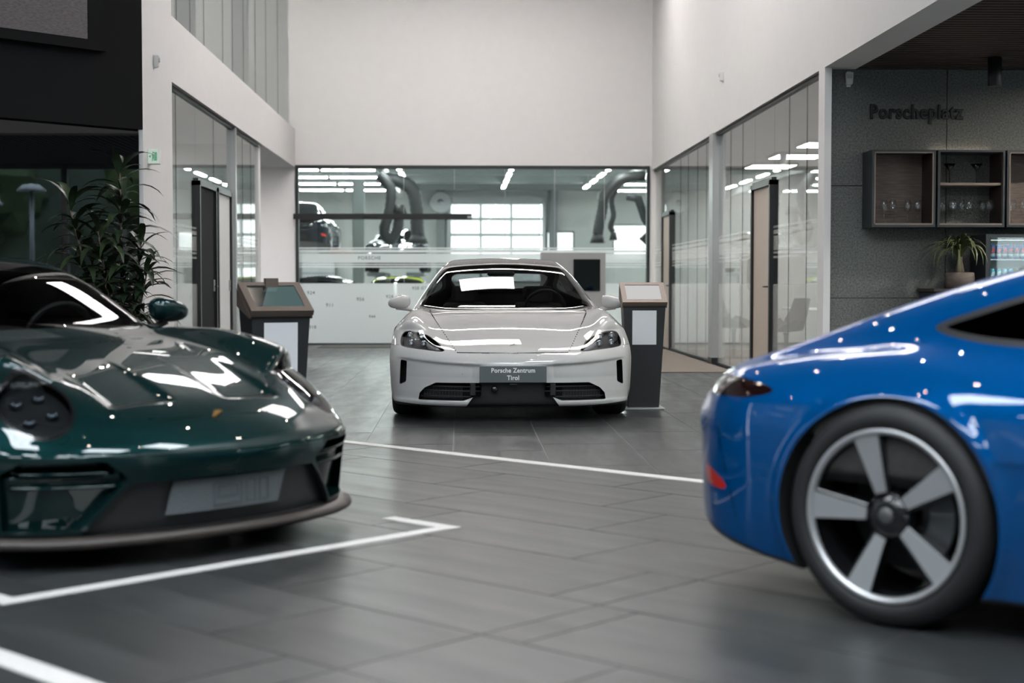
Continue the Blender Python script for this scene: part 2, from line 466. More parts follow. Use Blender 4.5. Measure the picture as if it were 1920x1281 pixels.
# ------------------------------------------------------------------ side glazing
def side_glazing(name, X, ys, z0, z1, s, film=True):
    w = struct(name, MB().box((X-.03, ys[0], z1-.035), (X+.03, ys[-1], z1)).box((X-.03, ys[0], z0), (X+.03, ys[-1], z0+.03)), 'frame_dark')
    for a, b in zip(ys, ys[1:]):
        MB().box((X-.003, a+.0015, z0+.03), (X+.003, b-.0015, z1-.035)).build('pane', 'pane_side', w)
    for y in ys[1:-1]:
        MB().box((X-.004, y-.0015, z0+.03), (X+.004, y+.0015, z1-.035)).build('joint', 'frame_dark', w)
    if film and z0 == 0:
        for a, b in ((.03, 1.09), (1.375, 1.40), (1.425, 1.45), (1.465, 1.625), (1.645, 1.69), (1.71, 1.735)):
            quad('frosted_film', [(X + s*.010, ys[0]+.004, a), (X + s*.010, ys[-1]-.004, a), (X + s*.010, ys[-1]-.004, b), (X + s*.010, ys[0]+.004, b)], 'film_thin', w)
    return w
XLg, XRg = XL-.08, XR+.07
side_glazing('window_3', XLg, [15.3, 15.9, 17.06], 0, ZH, 1)
side_glazing('window_4', XLg, [19.45, 19.75, 20.7, 21.5, 22.1], 0, ZH, 1)
side_glazing('window_5', XLg, [17.06, 18.3, 19.45], 2.27, ZH, 1)
side_glazing('window_6', XL-.10, [15.3, 16.1, 16.9, 17.8, 19.2, 20.0, 21.0, 22.2, 23.4, 24.9, YB-.02], ZS, 6.9, 1)
side_glazing('window_7', XRg, [14.10, 14.86, 15.67, 16.42], 0, 3.12, -1)
side_glazing('window_8', XRg, [17.52, 18.28, 19.1, 19.95], 0, 3.12, -1)
side_glazing('window_9', XRg, [16.42, 17.52], 2.25, 3.12, -1)
side_glazing('window_10', XRg, [20.25, 21.0, 21.8, 22.7, 23.5, 24.4], 0, 3.12, -1)
side_glazing('window_11', XRg, [24.4, 25.4], 2.28, 3.12, -1)
side_glazing('window_12', XRg, [25.4, YB-.02], 0, 3.12, -1)
struct('trim_1', MB().box((XR-.02, 19.95, 0), (XR+.12, 20.25, 3.12)), 'frame_grey')
struct('trim_2', MB().box((XL-.14, 19.66, 0), (XL-.02, 19.78, ZH)), 'frame_grey')
struct('trim_3', MB().box((XR-.024, 19.946, 0), (XR+.124, 20.254, .09)), 'frame_black')
for y in (17.55, 21.9): struct('trim_4', MB().box((XL-.40, y, ZS), (XL-.18, y+.18, 6.9)), 'frame_grey')
def glass_door(name, X, y0, y1, z1, s, leaf, mat_frame='frame_black'):
    """framed door in a side wall; s = +1 when the hall lies at larger x"""
    f = .055
    d = struct(name, MB().box((X-.05, y0, 0), (X+.05, y0+f, z1)).box((X-.05, y1-f, 0), (X+.05, y1, z1)).box((X-.05, y0, z1-f), (X+.05, y1, z1)), mat_frame)
    l = MB().box((X-.02, y0+f+.006, .012), (X+.02, y1-f-.006, z1-f-.006)).build('leaf', leaf, d)
    hy = y1-f-.08 if s > 0 else y0+f+.08
    MB().bbox((X+s*.02-.004, hy-.02, 1.0), (X+s*.02+.012*s+.004, hy+.02, 1.14), .003, 1).build('lock_plate', 'frame_grey', l)
    MB().tube([(X+s*.02, hy, 1.06), (X+s*.07, hy, 1.06), (X+s*.07, hy + (-.12 if s > 0 else .12), 1.06)], .009, 8).build('handle', 'frame_black', l)
    return d
glass_door('door_1', XLg, 17.06, 18.25, 2.27, 1, 'wall_black')
glass_door('door_2', XLg, 18.35, 19.45, 2.27, 1, 'ceiling_white')
glass_door('door_3', XRg, 16.42, 17.52, 2.25, -1, 'door_beige')
glass_door('door_4', XRg, 24.40, 25.40, 2.28, -1, 'door_beige')
# ------------------------------------------------------------------ lounge on the right
YCW = 14.0
cw = struct('wall_lounge', MB().box((XR+.065, YCW+.02, 0), (9.0, YCW+.2, 3.12)), 'gap_black')
for x0, x1 in ((XR+.07, 4.60), (4.608, 5.80), (5.808, 7.0), (7.008, 8.2), (8.208, 9.0)):
    for z0, z1 in ((0.0, .955), (.961, 2.02), (2.026, 3.12)):
        MB().box((x0, YCW, z0), (x1, YCW+.03, z1)).build('concrete_panel', 'concrete', cw)
lt = mobj('wall_lettering', text_mesh('Porscheplatz', .185, .004, .002, 1.12, 'LEFT', .0045), 'frame_black', None, (3.86, YCW-.007, 2.66))
lt.rotation_euler = (math.pi/2, 0, 0); lt.scale = (.83, 1, 1)
tag(lt, 'raised black one-word lettering on the grey concrete wall above the shelves', 'lettering')
lc = struct('ceiling_lounge', MB().box((XR+.32, -2, 3.20), (9.0, YCW+.1, 3.4)), 'frame_black')
slat = MB().box((XR+.33, -.032, 3.125), (9.0, .032, 3.198)).mesh('slat')
for k in range(84): mobj('slat', slat, 'slat_wood', lc, (0, 13.93 - .105*k, 0))
# ------------------------------------------------------------------ window fronts round the showroom
def facade(name, a, b, z1, n, rows, pane='pane'):
    """mullion grid with glass between two floor points"""
    a = Vector((*a, 0)); b = Vector((*b, 0)); L = (b-a).length; ang = math.atan2(b.y-a.y, b.x-a.x)
    m = MB()
    for i in range(n+1): m.box((L*i/n-.05, -.08, 0), (L*i/n+.05, .08, z1))
    for z in rows: m.box((0, -.07, z-.04), (L, .07, z+.04))
    o = m.build(name, 'frame_grey', None, a, (0, 0, ang)); o['kind'] = 'structure'
    zs = list(rows)
    for i in range(n):
        for z0, z2 in zip(zs, zs[1:]):
            MB().box((L*i/n+.05, -.01, z0+.04), (L*(i+1)/n-.05, .01, z2-.04)).build('pane', pane, o)
    return o
struct('wall_front', MB().box((-14, -8.1, 0), (12, -7.8, ZC)), 'shop_grey')
struct('wall_left_front', MB().box((-10.6, -7.8, 0), (-10.3, 6.6, 2.7)).box((-10.6, -7.8, 5.3), (-10.3, 6.6, ZC)), 'shop_grey')
f14 = facade('window_14', (-10.4, -7.8), (-10.4, 6.6), 2.6, 9, [.05, 1.3, 2.55], 'pane_tinted'); f14.location.z = 2.7
facade('window_15', (9.0, -7.8), (9.0, 14.0), 3.2, 11, [.05, 3.1])
struct('wall_right_upper', MB().box((9.0, -8, 3.2), (9.2, 14.0, ZC)), 'wall_white')
MB_h = MB()
vs = [[MB_h.bm.verts.new((x, y, -.4 + 13*(max(0, (x-33))/22)**.7*(1 + .18*math.sin(y*.31) + .1*math.sin(y*.83 + x)))) for y in range(-60, 91, 3)] for x in range(33, 62, 3)]
for a, b in zip(vs, vs[1:]):
    for k in range(len(a)-1): MB_h.bm.faces.new((a[k], b[k], b[k+1], a[k+1]))
pbr('woodland', (.030, .042, .022), .95, noise=.55, nscale=.5, detail=8)
struct('sky_block_hill', MB_h, 'woodland')  # added hill that blocks the bright sky in the dark wall's reflections
struct('ground', MB().box((-60, -60, -.5), (80, 90, -.31)), 'asphalt')
# ------------------------------------------------------------------ workshop behind the glazing
WY1, WZ = 53.0, 4.75
struct('floor_workshop', MB().box((-11, YB+.3, -.30), (12, WY1, -.004)), 'shop_floor')
dx0, dx1, dz1 = -.42, 2.86, 3.95
m = MB()
m.box((-11, WY1, 0), (dx0, WY1+.25, WZ)).box((dx1, WY1, 0), (3.02, WY1+.25, WZ)).box((4.02, WY1, 0), (5.4, WY1+.25, WZ)).box((7.2, WY1, 0), (12, WY1+.25, WZ))
m.box((dx0, WY1, dz1), (dx1, WY1+.25, WZ)).box((3.02, WY1, 0), (4.02, WY1+.25, 2.2)).box((3.02, WY1, 2.95), (4.02, WY1+.25, WZ)).box((5.4, WY1, 0), (7.2, WY1+.25, 1.9)).box((5.4, WY1, 3.2), (7.2, WY1+.25, WZ))
struct('wall_workshop_back', m, 'shop_wall')
struct('wall_workshop_left', MB().box((-11.2, YB+.3, 0), (-11, WY1, WZ)), 'shop_wall')
struct('wall_workshop_right', MB().box((12, YB+.3, 0), (12.2, WY1, WZ)), 'shop_wall')
cwk = struct('ceiling_workshop', MB().box((-11, YB+.3, WZ), (12, WY1, WZ+.2)), 'shop_grey')
for k in range(7): MB().box((-11, 29.5+3.6*k, WZ-.45), (12, 29.8+3.6*k, WZ)).build('beam', 'shop_grey', cwk)
for x in (-.9, 3.1): struct('trim_5', MB().box((x, WY1-.4, 0), (x+.3, WY1-.05, WZ)), 'shop_grey')
# sectional door with light panes
sd = struct('door_5', MB().box((dx0-.12, WY1-.12, 0), (dx0, WY1, dz1+.1)).box((dx1, WY1-.12, 0), (dx1+.12, WY1, dz1+.1)).box((dx0, WY1-.12, dz1), (dx1, WY1, dz1+.25)), 'frame_grey')
glassy('door_pane', (.50, .49, .475), ior=1.3)
nr = 7
for r in range(nr):
    z0, z1 = dz1*r/nr, dz1*(r+1)/nr
    sec = MB().box((dx0, WY1+.02, z0), (dx1, WY1+.07, z0+.05)).box((dx0, WY1+.02, z1-.05), (dx1, WY1+.07, z1)).build('section', 'frame_grey', sd)
    for c in range(3):
        x0, x1 = dx0 + (dx1-dx0)*c/3, dx0 + (dx1-dx0)*(c+1)/3
        MB().box((x0+.04, WY1+.04, z0+.05), (x1-.04, WY1+.05, z1-.05)).build('pane', 'door_pane', sec)
        MB().box((x0-.04, WY1+.02, z0+.05), (x0+.04, WY1+.07, z1-.05)).build('stile', 'frame_grey', sec)
for nm, x0, x1, z0, z1 in (('window_16', 3.02, 4.02, 2.2, 2.95), ('window_17', 5.4, 7.2, 1.9, 3.2)):
    w = struct(nm, MB().box((x0, WY1+.02, z0), (x0+.05, WY1+.1, z1)).box((x1-.05, WY1+.02, z0), (x1, WY1+.1, z1)).box((x0, WY1+.02, z0), (x1, WY1+.1, z0+.05)).box((x0, WY1+.02, z1-.05), (x1, WY1+.1, z1)), 'frame_dark')
    MB().box((x0+.05, WY1+.05, z0+.05), (x1-.05, WY1+.06, z1-.05)).build('pane', 'door_pane', w)
# tube lamps in lines
ORD8 = ['first', 'second', 'third', 'fourth', 'fifth', 'sixth', 'seventh', 'eighth']
tube_body = MB().bbox((-.07, -.72, 0), (.07, .72, .07), .01, 1).mesh('housing'); tube_lit = MB().bbox((-.055, -.70, -.03), (.055, .70, -.001), .012, 2).mesh('tube')
def strip_lamp(x, y, z, rz, label, group, drop=.35):
    t = thing('strip_lamp', label, 'lamp', (x, y, z), rz, group)
    mobj('housing', tube_body, 'frame_grey', t); mobj('tube', tube_lit, 'lamp_cool', t)
    MB().tube([(0, -.5, .06), (0, -.5, WZ - z)], .008, 6).build('hanger', 'frame_grey', t); MB().tube([(0, .5, .06), (0, .5, WZ - z)], .008, 6).build('hanger', 'frame_grey', t)
for x, nm in ((-1.7, 'beside the left rail'), (1.35, 'above the sectional door'), (4.0, 'beside the right rail')):
    for k in range(8): strip_lamp(x, 30 + 2.5*k, 4.2, 0, 'lit strip lamp, ' + ORD8[k] + ' from the glazing in the row ' + nm, 'workshop strip lamps ' + nm)
for x0, nm in ((-3.0, 'over the raised car'), (5.6, 'over the lift arm')):
    for j, y in enumerate((39.5, 42.2, 45.0, 48.0)):
        for k in range(3): strip_lamp(x0 + (-1 if x0 < 0 else 1)*1.5*k + (0), y, 4.1, math.pi/2, 'lit strip lamp, ' + ORD8[k] + ' from the middle, ' + ORD8[j] + ' crosswise row ' + nm, 'crosswise strip lamps ' + nm)
# extraction rails and hanging hoses
def rail(x, label):
    t = thing('extraction_rail', label, 'rail', (x, 29, 4.0))
    MB().bbox((-.09, 0, 0), (.09, 22, .22), .02, 1).build('duct', 'ceiling_white', t)
    for k in range(5): MB().tube([(0, 2+4.5*k, .2), (0, 2+4.5*k, WZ-4.0)], .012, 6).build('hanger', 'frame_grey', t)
rail(-2.1, 'pale overhead extraction rail above the left hoses'); rail(4.75, 'pale overhead extraction rail above the right hose')
pbr('hose', (.016, .016, .017), .6); pbr('orange', (.45, .13, .04), .5)
def hose(x, y, pts, r, label):
    t = thing('exhaust_hose', label, 'hose', (x, y, 0))
    m = MB()
    P = [Vector(p) for p in pts]; Q = []
    for i in range(len(P)-1):
        p0, p1, p2, p3 = P[max(i-1, 0)], P[i], P[i+1], P[min(i+2, len(P)-1)]
        for s in range(6):
            u = s/6; Q.append(.5*((2*p1) + (p2-p0)*u + (2*p0-5*p1+4*p2-p3)*u*u + (3*p1-p0-3*p2+p3)*u**3))
    Q.append(P[-1])
    m.tube(Q, [r*(1 + .10*(i % 2)) for i in range(len(Q))], 10).build('hose_body', 'hose', t)
    e = Q[-1]
    MB().tube([e, e + Vector((0, 0, -.22))], [r*1.05, r*1.6], 10).build('nozzle', 'hose', t)
    return t
hose(-1.62, 38, [(-.48,0,3.86),(-.40,0,3.78),(-.20,0,3.5),(-.22,0,3.0),(-.36,0,2.45),(-.22,.1,2.2),(-.02,.1,2.5),(.02,.1,3.1)], .13, 'thick black extraction hose looped below the left rail')
hose(-1.30, 38.7, [(-.80,0,3.82),(-.35,0,3.75),(.0,0,3.55),(.12,0,3.1),(.14,0,2.6),(.16,0,2.35)], .17, 'fat black extraction hose with square nozzle, right of the looped hose')
hose(3.62, 38.2, [(1.10,0,3.86),(.5,0,3.78),(.08,0,3.4),(.0,0,3.0),(-.08,0,2.6),(-.12,0,2.35)], .13, 'black extraction hose hanging straight below the right rail')
hose(3.95, 39.2, [(.80,0,3.92),(.3,0,3.78),(.02,0,3.35),(.06,0,2.9),(-.02,0,2.6),(.06,0,2.45)], .07, 'thin black extraction hose beside the straight right hose')
# clock-like round fan
f = thing('wall_fan', 'round grey wall fan left of the sectional door', 'fan', (-.75, WY1-.45, 3.95))
MB().lathe([(.36, -.06), (.40, -.03), (.40, .06), (.30, .08)], 32, 'y').build('housing', 'frame_grey', f)
MB().lathe([(0, -.08), (.10, -.07), (.12, -.03), (.34, -.045), (.34, -.03)], 24, 'y', caps=False).build('guard', 'lamp_chrome', f)
# steel lift with two posts for the raised car
lf = thing('car_lift', 'grey two-post lift carrying the raised dark car', 'lift', (-4.0, 36.2, 0))
for s in (-1, 1):
    MB().bbox((s*1.5-.14, -.12, 0), (s*1.5+.14, .12, 3.6), .01, 1).build('post', 'shop_grey', lf)
    MB().bbox((s*1.5-.25, -.4, -.0), (s*1.5+.25, .4, .03), .005, 1).build('foot_plate', 'shop_grey', lf)
    for q in (-1, 1): MB().tube([(s*1.4, 0, 1.86), (s*.75, q*.95, 1.86)], .05, 8).build('arm', 'orange', lf)
lf2 = thing('car_lift', 'black lift with a bent arm at the right edge of the glazing', 'lift', (4.95, 38, 0))
MB().bbox((.0, -.15, 0), (.3, .15, 3.2), .01, 1).build('post', 'hose', lf2)
MB().tube([(.15, 0, 2.2), (-.25, 0, 2.75), (-.45, -.2, 3.25), (-.75, -.2, 3.30)], [.10, .11, .12, .09], 8).build('arm', 'hose', lf2)
MB().tube([(.1, 0, 1.9), (-.35, -.2, 2.25), (-.1, -.3, 2.45)], [.09, .08, .07], 8).build('lower_arm', 'hose', lf2)
# tool cabinets along the back wall
for i, x in enumerate((-6.4, -5.0, 4.2, 7.6)):
    c = thing('tool_cabinet', ['tall grey tool cabinet at the far left of the workshop', 'grey tool cabinet beside the raised car', 'grey tool cabinet right of the sectional door', 'grey tool cabinet in the right workshop corner'][i], 'cabinet', (x, WY1-.75, 0))
    MB().bbox((-.6, -.3, .08), (.6, .3, 1.9), .01, 1).build('carcass', 'shop_grey', c)
    MB().box((-.56, -.26, 0), (.56, .28, .08)).build('plinth', 'frame_black', c)
    for k in range(4): MB().bbox((-.57, -.325, .14+.44*k), (.57, -.30, .54+.44*k), .006, 1).build('drawer', 'frame_grey', c)
# ------------------------------------------------------------------ smooth bodies: implicit shape -> mesh -> cut into panels
def spl(*pts):
    """monotone cubic through (x, y) pairs, tabulated"""
    p = sorted(pts); x = np.array([a for a, b in p], float); y = np.array([b for a, b in p], float)
    d = np.diff(y) / np.diff(x); m = np.zeros_like(y)
    m[0], m[-1] = d[0], d[-1]
    for i in range(1, len(x) - 1):
        if d[i-1] * d[i] > 0:
            w1 = 2*(x[i+1]-x[i]) + (x[i]-x[i-1]); w2 = (x[i+1]-x[i]) + 2*(x[i]-x[i-1])
            m[i] = (w1 + w2) / (w1/d[i-1] + w2/d[i])
    xs = np.linspace(x[0], x[-1], 1200)
    i = np.clip(np.searchsorted(x, xs) - 1, 0, len(x) - 2)
    h = x[i+1] - x[i]; t = (xs - x[i]) / h
    ys = (2*t**3 - 3*t**2 + 1)*y[i] + (t**3 - 2*t**2 + t)*h*m[i] + (-2*t**3 + 3*t**2)*y[i+1] + (t**3 - t**2)*h*m[i+1]
    ker = np.ones(41)/41
    yp = np.concatenate([ys[0] + (ys[1]-ys[0])*np.arange(-20, 0), ys, ys[-1] + (ys[-1]-ys[-2])*np.arange(1, 21)])
    ys = np.convolve(yp, ker, 'valid')
    return lambda q: np.interp(q, xs, ys)
def smax(a, b, k):
    h = np.maximum(k - np.abs(a - b), 0) / k
    return np.maximum(a, b) + h*h*k*0.25
def smin(a, b, k):
    return -smax(-a, -b, k)
def poly_sd(pts, u, v, r=0.0):
    """signed distance to a 2D polygon, corners rounded by r"""
    pts = np.array(pts, float); n = len(pts)
    best = np.full(np.shape(u), 1e9); ins = np.zeros(np.shape(u), bool)
    for i in range(n):
        a = pts[i]; b = pts[(i+1) % n]
        e = b - a; wu = u - a[0]; wv = v - a[1]
        t = np.clip((wu*e[0] + wv*e[1]) / (e @ e), 0, 1)
        best = np.minimum(best, (wu - t*e[0])**2 + (wv - t*e[1])**2)
        c1 = (a[1] <= v) != (b[1] <= v)
        with np.errstate(divide='ignore', invalid='ignore'):
            xi = a[0] + (v - a[1]) / (e[1] if e[1] != 0 else 1e-12) * e[0]
        ins ^= c1 & (u < xi)
    d = np.sqrt(best)
    return np.where(ins, -d, d) - r
def line_sd(pts, u, v):
    """distance to an open polyline"""
    best = np.full(np.shape(u), 1e9)
    for a, b in zip(pts, pts[1:]):
        a = np.array(a, float); e = np.array(b, float) - a
        wu = u - a[0]; wv = v - a[1]
        t = np.clip((wu*e[0] + wv*e[1]) / (e @ e), 0, 1)
        best = np.minimum(best, (wu - t*e[0])**2 + (wv - t*e[1])**2)
    return np.sqrt(best)
def smooth_poly(pts, it=2):
    """Chaikin rounding of a closed polygon"""
    p = [np.array(q, float) for q in pts]
    for _ in range(it):
        q = []
        for i in range(len(p)):
            a, b = p[i], p[(i+1) % len(p)]
            q += [a*0.75 + b*0.25, a*0.25 + b*0.75]
        p = q
    return p
def body_mesh(F, lo, hi, h):
    """surface nets over the half y >= 0, pulled onto F = 0, then mirrored; gives V, N, T"""
    xs = np.arange(lo[0], hi[0], h); ys = -h/2 + h*np.arange(int((hi[1])/h) + 2); zs = np.arange(lo[2], hi[2], h)
    val = np.empty((len(xs), len(ys), len(zs)), np.float32)
    Yg, Zg = np.meshgrid(np.abs(ys), zs, indexing='ij')
    for i0 in range(0, len(xs), 16):
        xx = xs[i0:i0+16][:, None, None]
        val[i0:i0+16] = F(np.broadcast_to(xx, (xx.shape[0],)+Yg.shape), np.broadcast_to(Yg, (xx.shape[0],)+Yg.shape), np.broadcast_to(Zg, (xx.shape[0],)+Yg.shape))
    s = val < 0
    c8 = np.zeros((len(xs)-1, len(ys)-1, len(zs)-1), np.int8)
    for a in (0, 1):
        for b in (0, 1):
            for c in (0, 1):
                c8 += s[a:c8.shape[0]+a, b:c8.shape[1]+b, c:c8.shape[2]+c]
    act = (c8 > 0) & (c8 < 8)
    I, J, K = np.nonzero(act)
    idx = np.full(act.shape, -1, np.int64); idx[I, J, K] = np.arange(len(I))
    acc = np.zeros((len(I), 3)); cnt = np.zeros(len(I))
    cor = [(a, b, c) for a in (0, 1) for b in (0, 1) for c in (0, 1)]
    for p in cor:
        for ax in range(3):
            if p[ax] == 0:
                q = list(p); q[ax] = 1
                va = val[I+p[0], J+p[1], K+p[2]].astype(float); vb = val[I+q[0], J+q[1], K+q[2]].astype(float)
                m = (va < 0) != (vb < 0)
                t = np.where(m, va / np.where(m, va - vb, 1), 0)
                pt = np.tile(np.array(p, float), (len(I), 1)); pt[:, ax] = t
                acc += pt * m[:, None]; cnt += m
    acc /= cnt[:, None]
    V = np.stack([xs[I], ys[J], zs[K]], 1) + acc*h
    mid = J == 0
    V[mid, 1] = 0
    faces = []
    def quads(m, off, flip_first):
        i, j, k = np.nonzero(m)
        return i, j, k
    # edges along x
    d = s[:-1] != s[1:]; i, j, k = np.nonzero(d[:, 1:-1, 1:-1]); j = j+1; k = k+1
    q = np.stack([idx[i, j-1, k-1], idx[i, j, k-1], idx[i, j, k], idx[i, j-1, k]], 1)
    fl = ~s[i, j, k]; q[fl] = q[fl][:, ::-1]; faces.append(q)
    d = s[:, :-1] != s[:, 1:]; i, j, k = np.nonzero(d[1:-1, :, 1:-1]); i = i+1; k = k+1
    q = np.stack([idx[i-1, j, k-1], idx[i-1, j, k], idx[i, j, k], idx[i, j, k-1]], 1)
    fl = ~s[i, j, k]; q[fl] = q[fl][:, ::-1]; faces.append(q)
    d = s[:, :, :-1] != s[:, :, 1:]; i, j, k = np.nonzero(d[1:-1, 1:-1, :]); i = i+1; j = j+1
    q = np.stack([idx[i-1, j-1, k], idx[i, j-1, k], idx[i, j, k], idx[i-1, j, k]], 1)
    fl = ~s[i, j, k]; q[fl] = q[fl][:, ::-1]; faces.append(q)
    Q = np.concatenate(faces); Q = Q[(Q >= 0).all(1)]
    def grad(P):
        e = 0.0015; g = np.empty_like(P)
        for a in range(3):
            A = P.copy(); B = P.copy(); A[:, a] += e; B[:, a] -= e
            g[:, a] = F(A[:, 0], np.abs(A[:, 1]), A[:, 2]) - F(B[:, 0], np.abs(B[:, 1]), B[:, 2])
        return g / (2*e)
    for _ in range(4):
        g = grad(V); f = F(V[:, 0], np.abs(V[:, 1]), V[:, 2])
        st = (f / np.maximum((g*g).sum(1), 0.2))[:, None] * g
        ln = np.linalg.norm(st, axis=1, keepdims=True)
        V -= st * np.minimum(1, 0.4*h / np.maximum(ln, 1e-9))
        V[mid, 1] = 0
    N = grad(V); N[mid, 1] = 0
    N /= np.maximum(np.linalg.norm(N, axis=1, keepdims=True), 1e-9)
    d1 = ((V[Q[:, 0]] - V[Q[:, 2]])**2).sum(1); d2 = ((V[Q[:, 1]] - V[Q[:, 3]])**2).sum(1)
    m = d1 <= d2
    T = np.concatenate([Q[m][:, [0, 1, 2]], Q[m][:, [0, 2, 3]], Q[~m][:, [0, 1, 3]], Q[~m][:, [1, 2, 3]]])
    n = len(V)
    mp = np.where(mid, np.arange(n), np.arange(n) + n)
    V2 = np.concatenate([V, V*[1, -1, 1]]); N2 = np.concatenate([N, N*[1, -1, 1]])
    T2 = np.concatenate([T, mp[T][:, ::-1]])
    return V2, N2, T2
def cut(M, g):
    """split a triangle mesh along g = 0: returns (g < 0, g > 0)"""
    V, N, T = M
    g = np.where(np.abs(g) < 1e-7, 1e-7, g)
    s = g[T] < 0; k = s.sum(1)
    tin = [T[k == 3]]; tout = [T[k == 0]]
    mix = T[(k == 1) | (k == 2)]
    if len(mix):
        sm = g[mix] < 0; km = sm.sum(1)
        one = np.where((km == 1)[:, None], sm, ~sm)          # the lone corner
        r = one.argmax(1); ii = np.arange(len(mix))
        a = mix[ii, r]; b = mix[ii, (r+1) % 3]; c = mix[ii, (r+2) % 3]
        def mid(p, q):
            t = g[p] / (g[p] - g[q]); return V[p] + (V[q]-V[p])*t[:, None], N[p] + (N[q]-N[p])*t[:, None]
        n0 = len(V); L = len(mix)
        # weld cut points by edge so neighbours share them
        e1 = np.sort(np.stack([a, b], 1), 1); e2 = np.sort(np.stack([a, c], 1), 1)
        E, inv = np.unique(np.concatenate([e1, e2]), axis=0, return_inverse=True)
        inv = inv.reshape(-1)
        P, Q = mid(E[:, 0], E[:, 1])
        Q = Q / np.maximum(np.linalg.norm(Q, axis=1, keepdims=True), 1e-9)
        V = np.concatenate([V, P]); N = np.concatenate([N, Q])
        ab = n0 + inv[:L]; ac = n0 + inv[L:]
        lone = np.stack([a, ab, ac], 1); rest = np.concatenate([np.stack([ab, b, c], 1), np.stack([ab, c, ac], 1)])
        is_in = km == 1; i2 = np.concatenate([is_in, is_in])
        tin += [lone[is_in], rest[~i2]]; tout += [lone[~is_in], rest[i2]]
    return (V, N, np.concatenate(tin)), (V, N, np.concatenate(tout))
def mesh_of(name, M, off=0.0, back=0.0):
    V, N, T = M
    if len(T) == 0: return None
    u, inv = np.unique(T, return_inverse=True)
    v = V[u] + N[u]*off; n = N[u]; t = inv.reshape(-1, 3)
    me = bpy.data.meshes.new(name)
    me.vertices.add(len(v)); me.vertices.foreach_set('co', v.astype(np.float32).ravel())
    me.loops.add(t.size); me.loops.foreach_set('vertex_index', t.astype(np.int32).ravel())
    me.polygons.add(len(t)); me.polygons.foreach_set('loop_start', (np.arange(len(t))*3).astype(np.int32))
    me.polygons.foreach_set('use_smooth', np.ones(len(t), bool))
    me.update(calc_edges=True); me.validate()
    me.normals_split_custom_set_from_vertices([tuple(q) for q in n.tolist()])
    return me
def xyz(M):
    V = M[0]; return V[:, 0], V[:, 1], V[:, 2]
def only(M, f):
    """keep triangles whose centre satisfies f(x, y, z)"""
    V, N, T = M; c = V[T].mean(1); k = f(c[:, 0], c[:, 1], c[:, 2])
    return (V, N, T[k]), (V, N, T[~k])
def merge(*Ms):
    Vs, Ns, Ts, o = [], [], [], 0
    for V, N, T in Ms:
        Vs.append(V); Ns.append(N); Ts.append(T + o); o += len(V)
    return np.concatenate(Vs), np.concatenate(Ns), np.concatenate(Ts)
def thin_out(M, g, w=0.0028):
    return cut(M, g - w)

def recess(M, shift):
    """turn a cut-out piece into a pocket: its floor moved by shift(V), walls along its rim"""
    V, N, T = M
    if len(T) == 0: return M
    u, inv = np.unique(T, return_inverse=True); t = inv.reshape(-1, 3); v = V[u]
    e = np.concatenate([t[:, [0, 1]], t[:, [1, 2]], t[:, [2, 0]]])
    key = np.sort(e, 1); _, first, cnt = np.unique(key, axis=0, return_index=True, return_counts=True)
    rim = e[first[cnt == 1]]
    fl = v + shift(v)
    n = len(v)
    ru, rinv = np.unique(rim, return_inverse=True); rr = rinv.reshape(-1, 2)
    k = len(ru)
    # rim verts are repeated so that walls and floor keep sharp edges
    VV = np.concatenate([fl, v[ru], fl[ru]])
    a, b = rr[:, 0], rr[:, 1]
    W = np.concatenate([np.stack([n+a, n+b, n+k+b], 1), np.stack([n+a, n+k+b, n+k+a], 1)])
    TT = np.concatenate([t, W])
    fn = np.cross(VV[TT[:, 1]]-VV[TT[:, 0]], VV[TT[:, 2]]-VV[TT[:, 0]])
    NN = np.zeros_like(VV)
    for c in range(3): np.add.at(NN, TT[:, c], fn)
    NN /= np.maximum(np.linalg.norm(NN, axis=1, keepdims=True), 1e-12)
    return VV, NN, TT
def inward(d):
    return lambda v: np.stack([0*v[:, 0], -np.sign(v[:, 1])*np.maximum(0, np.abs(v[:, 1]) - d), 0*v[:, 2]], 1)
def back(fn):
    return lambda v: np.stack([-fn(np.abs(v[:, 1]), v[:, 2]) + 0*v[:, 0], 0*v[:, 0], 0*v[:, 0]], 1)
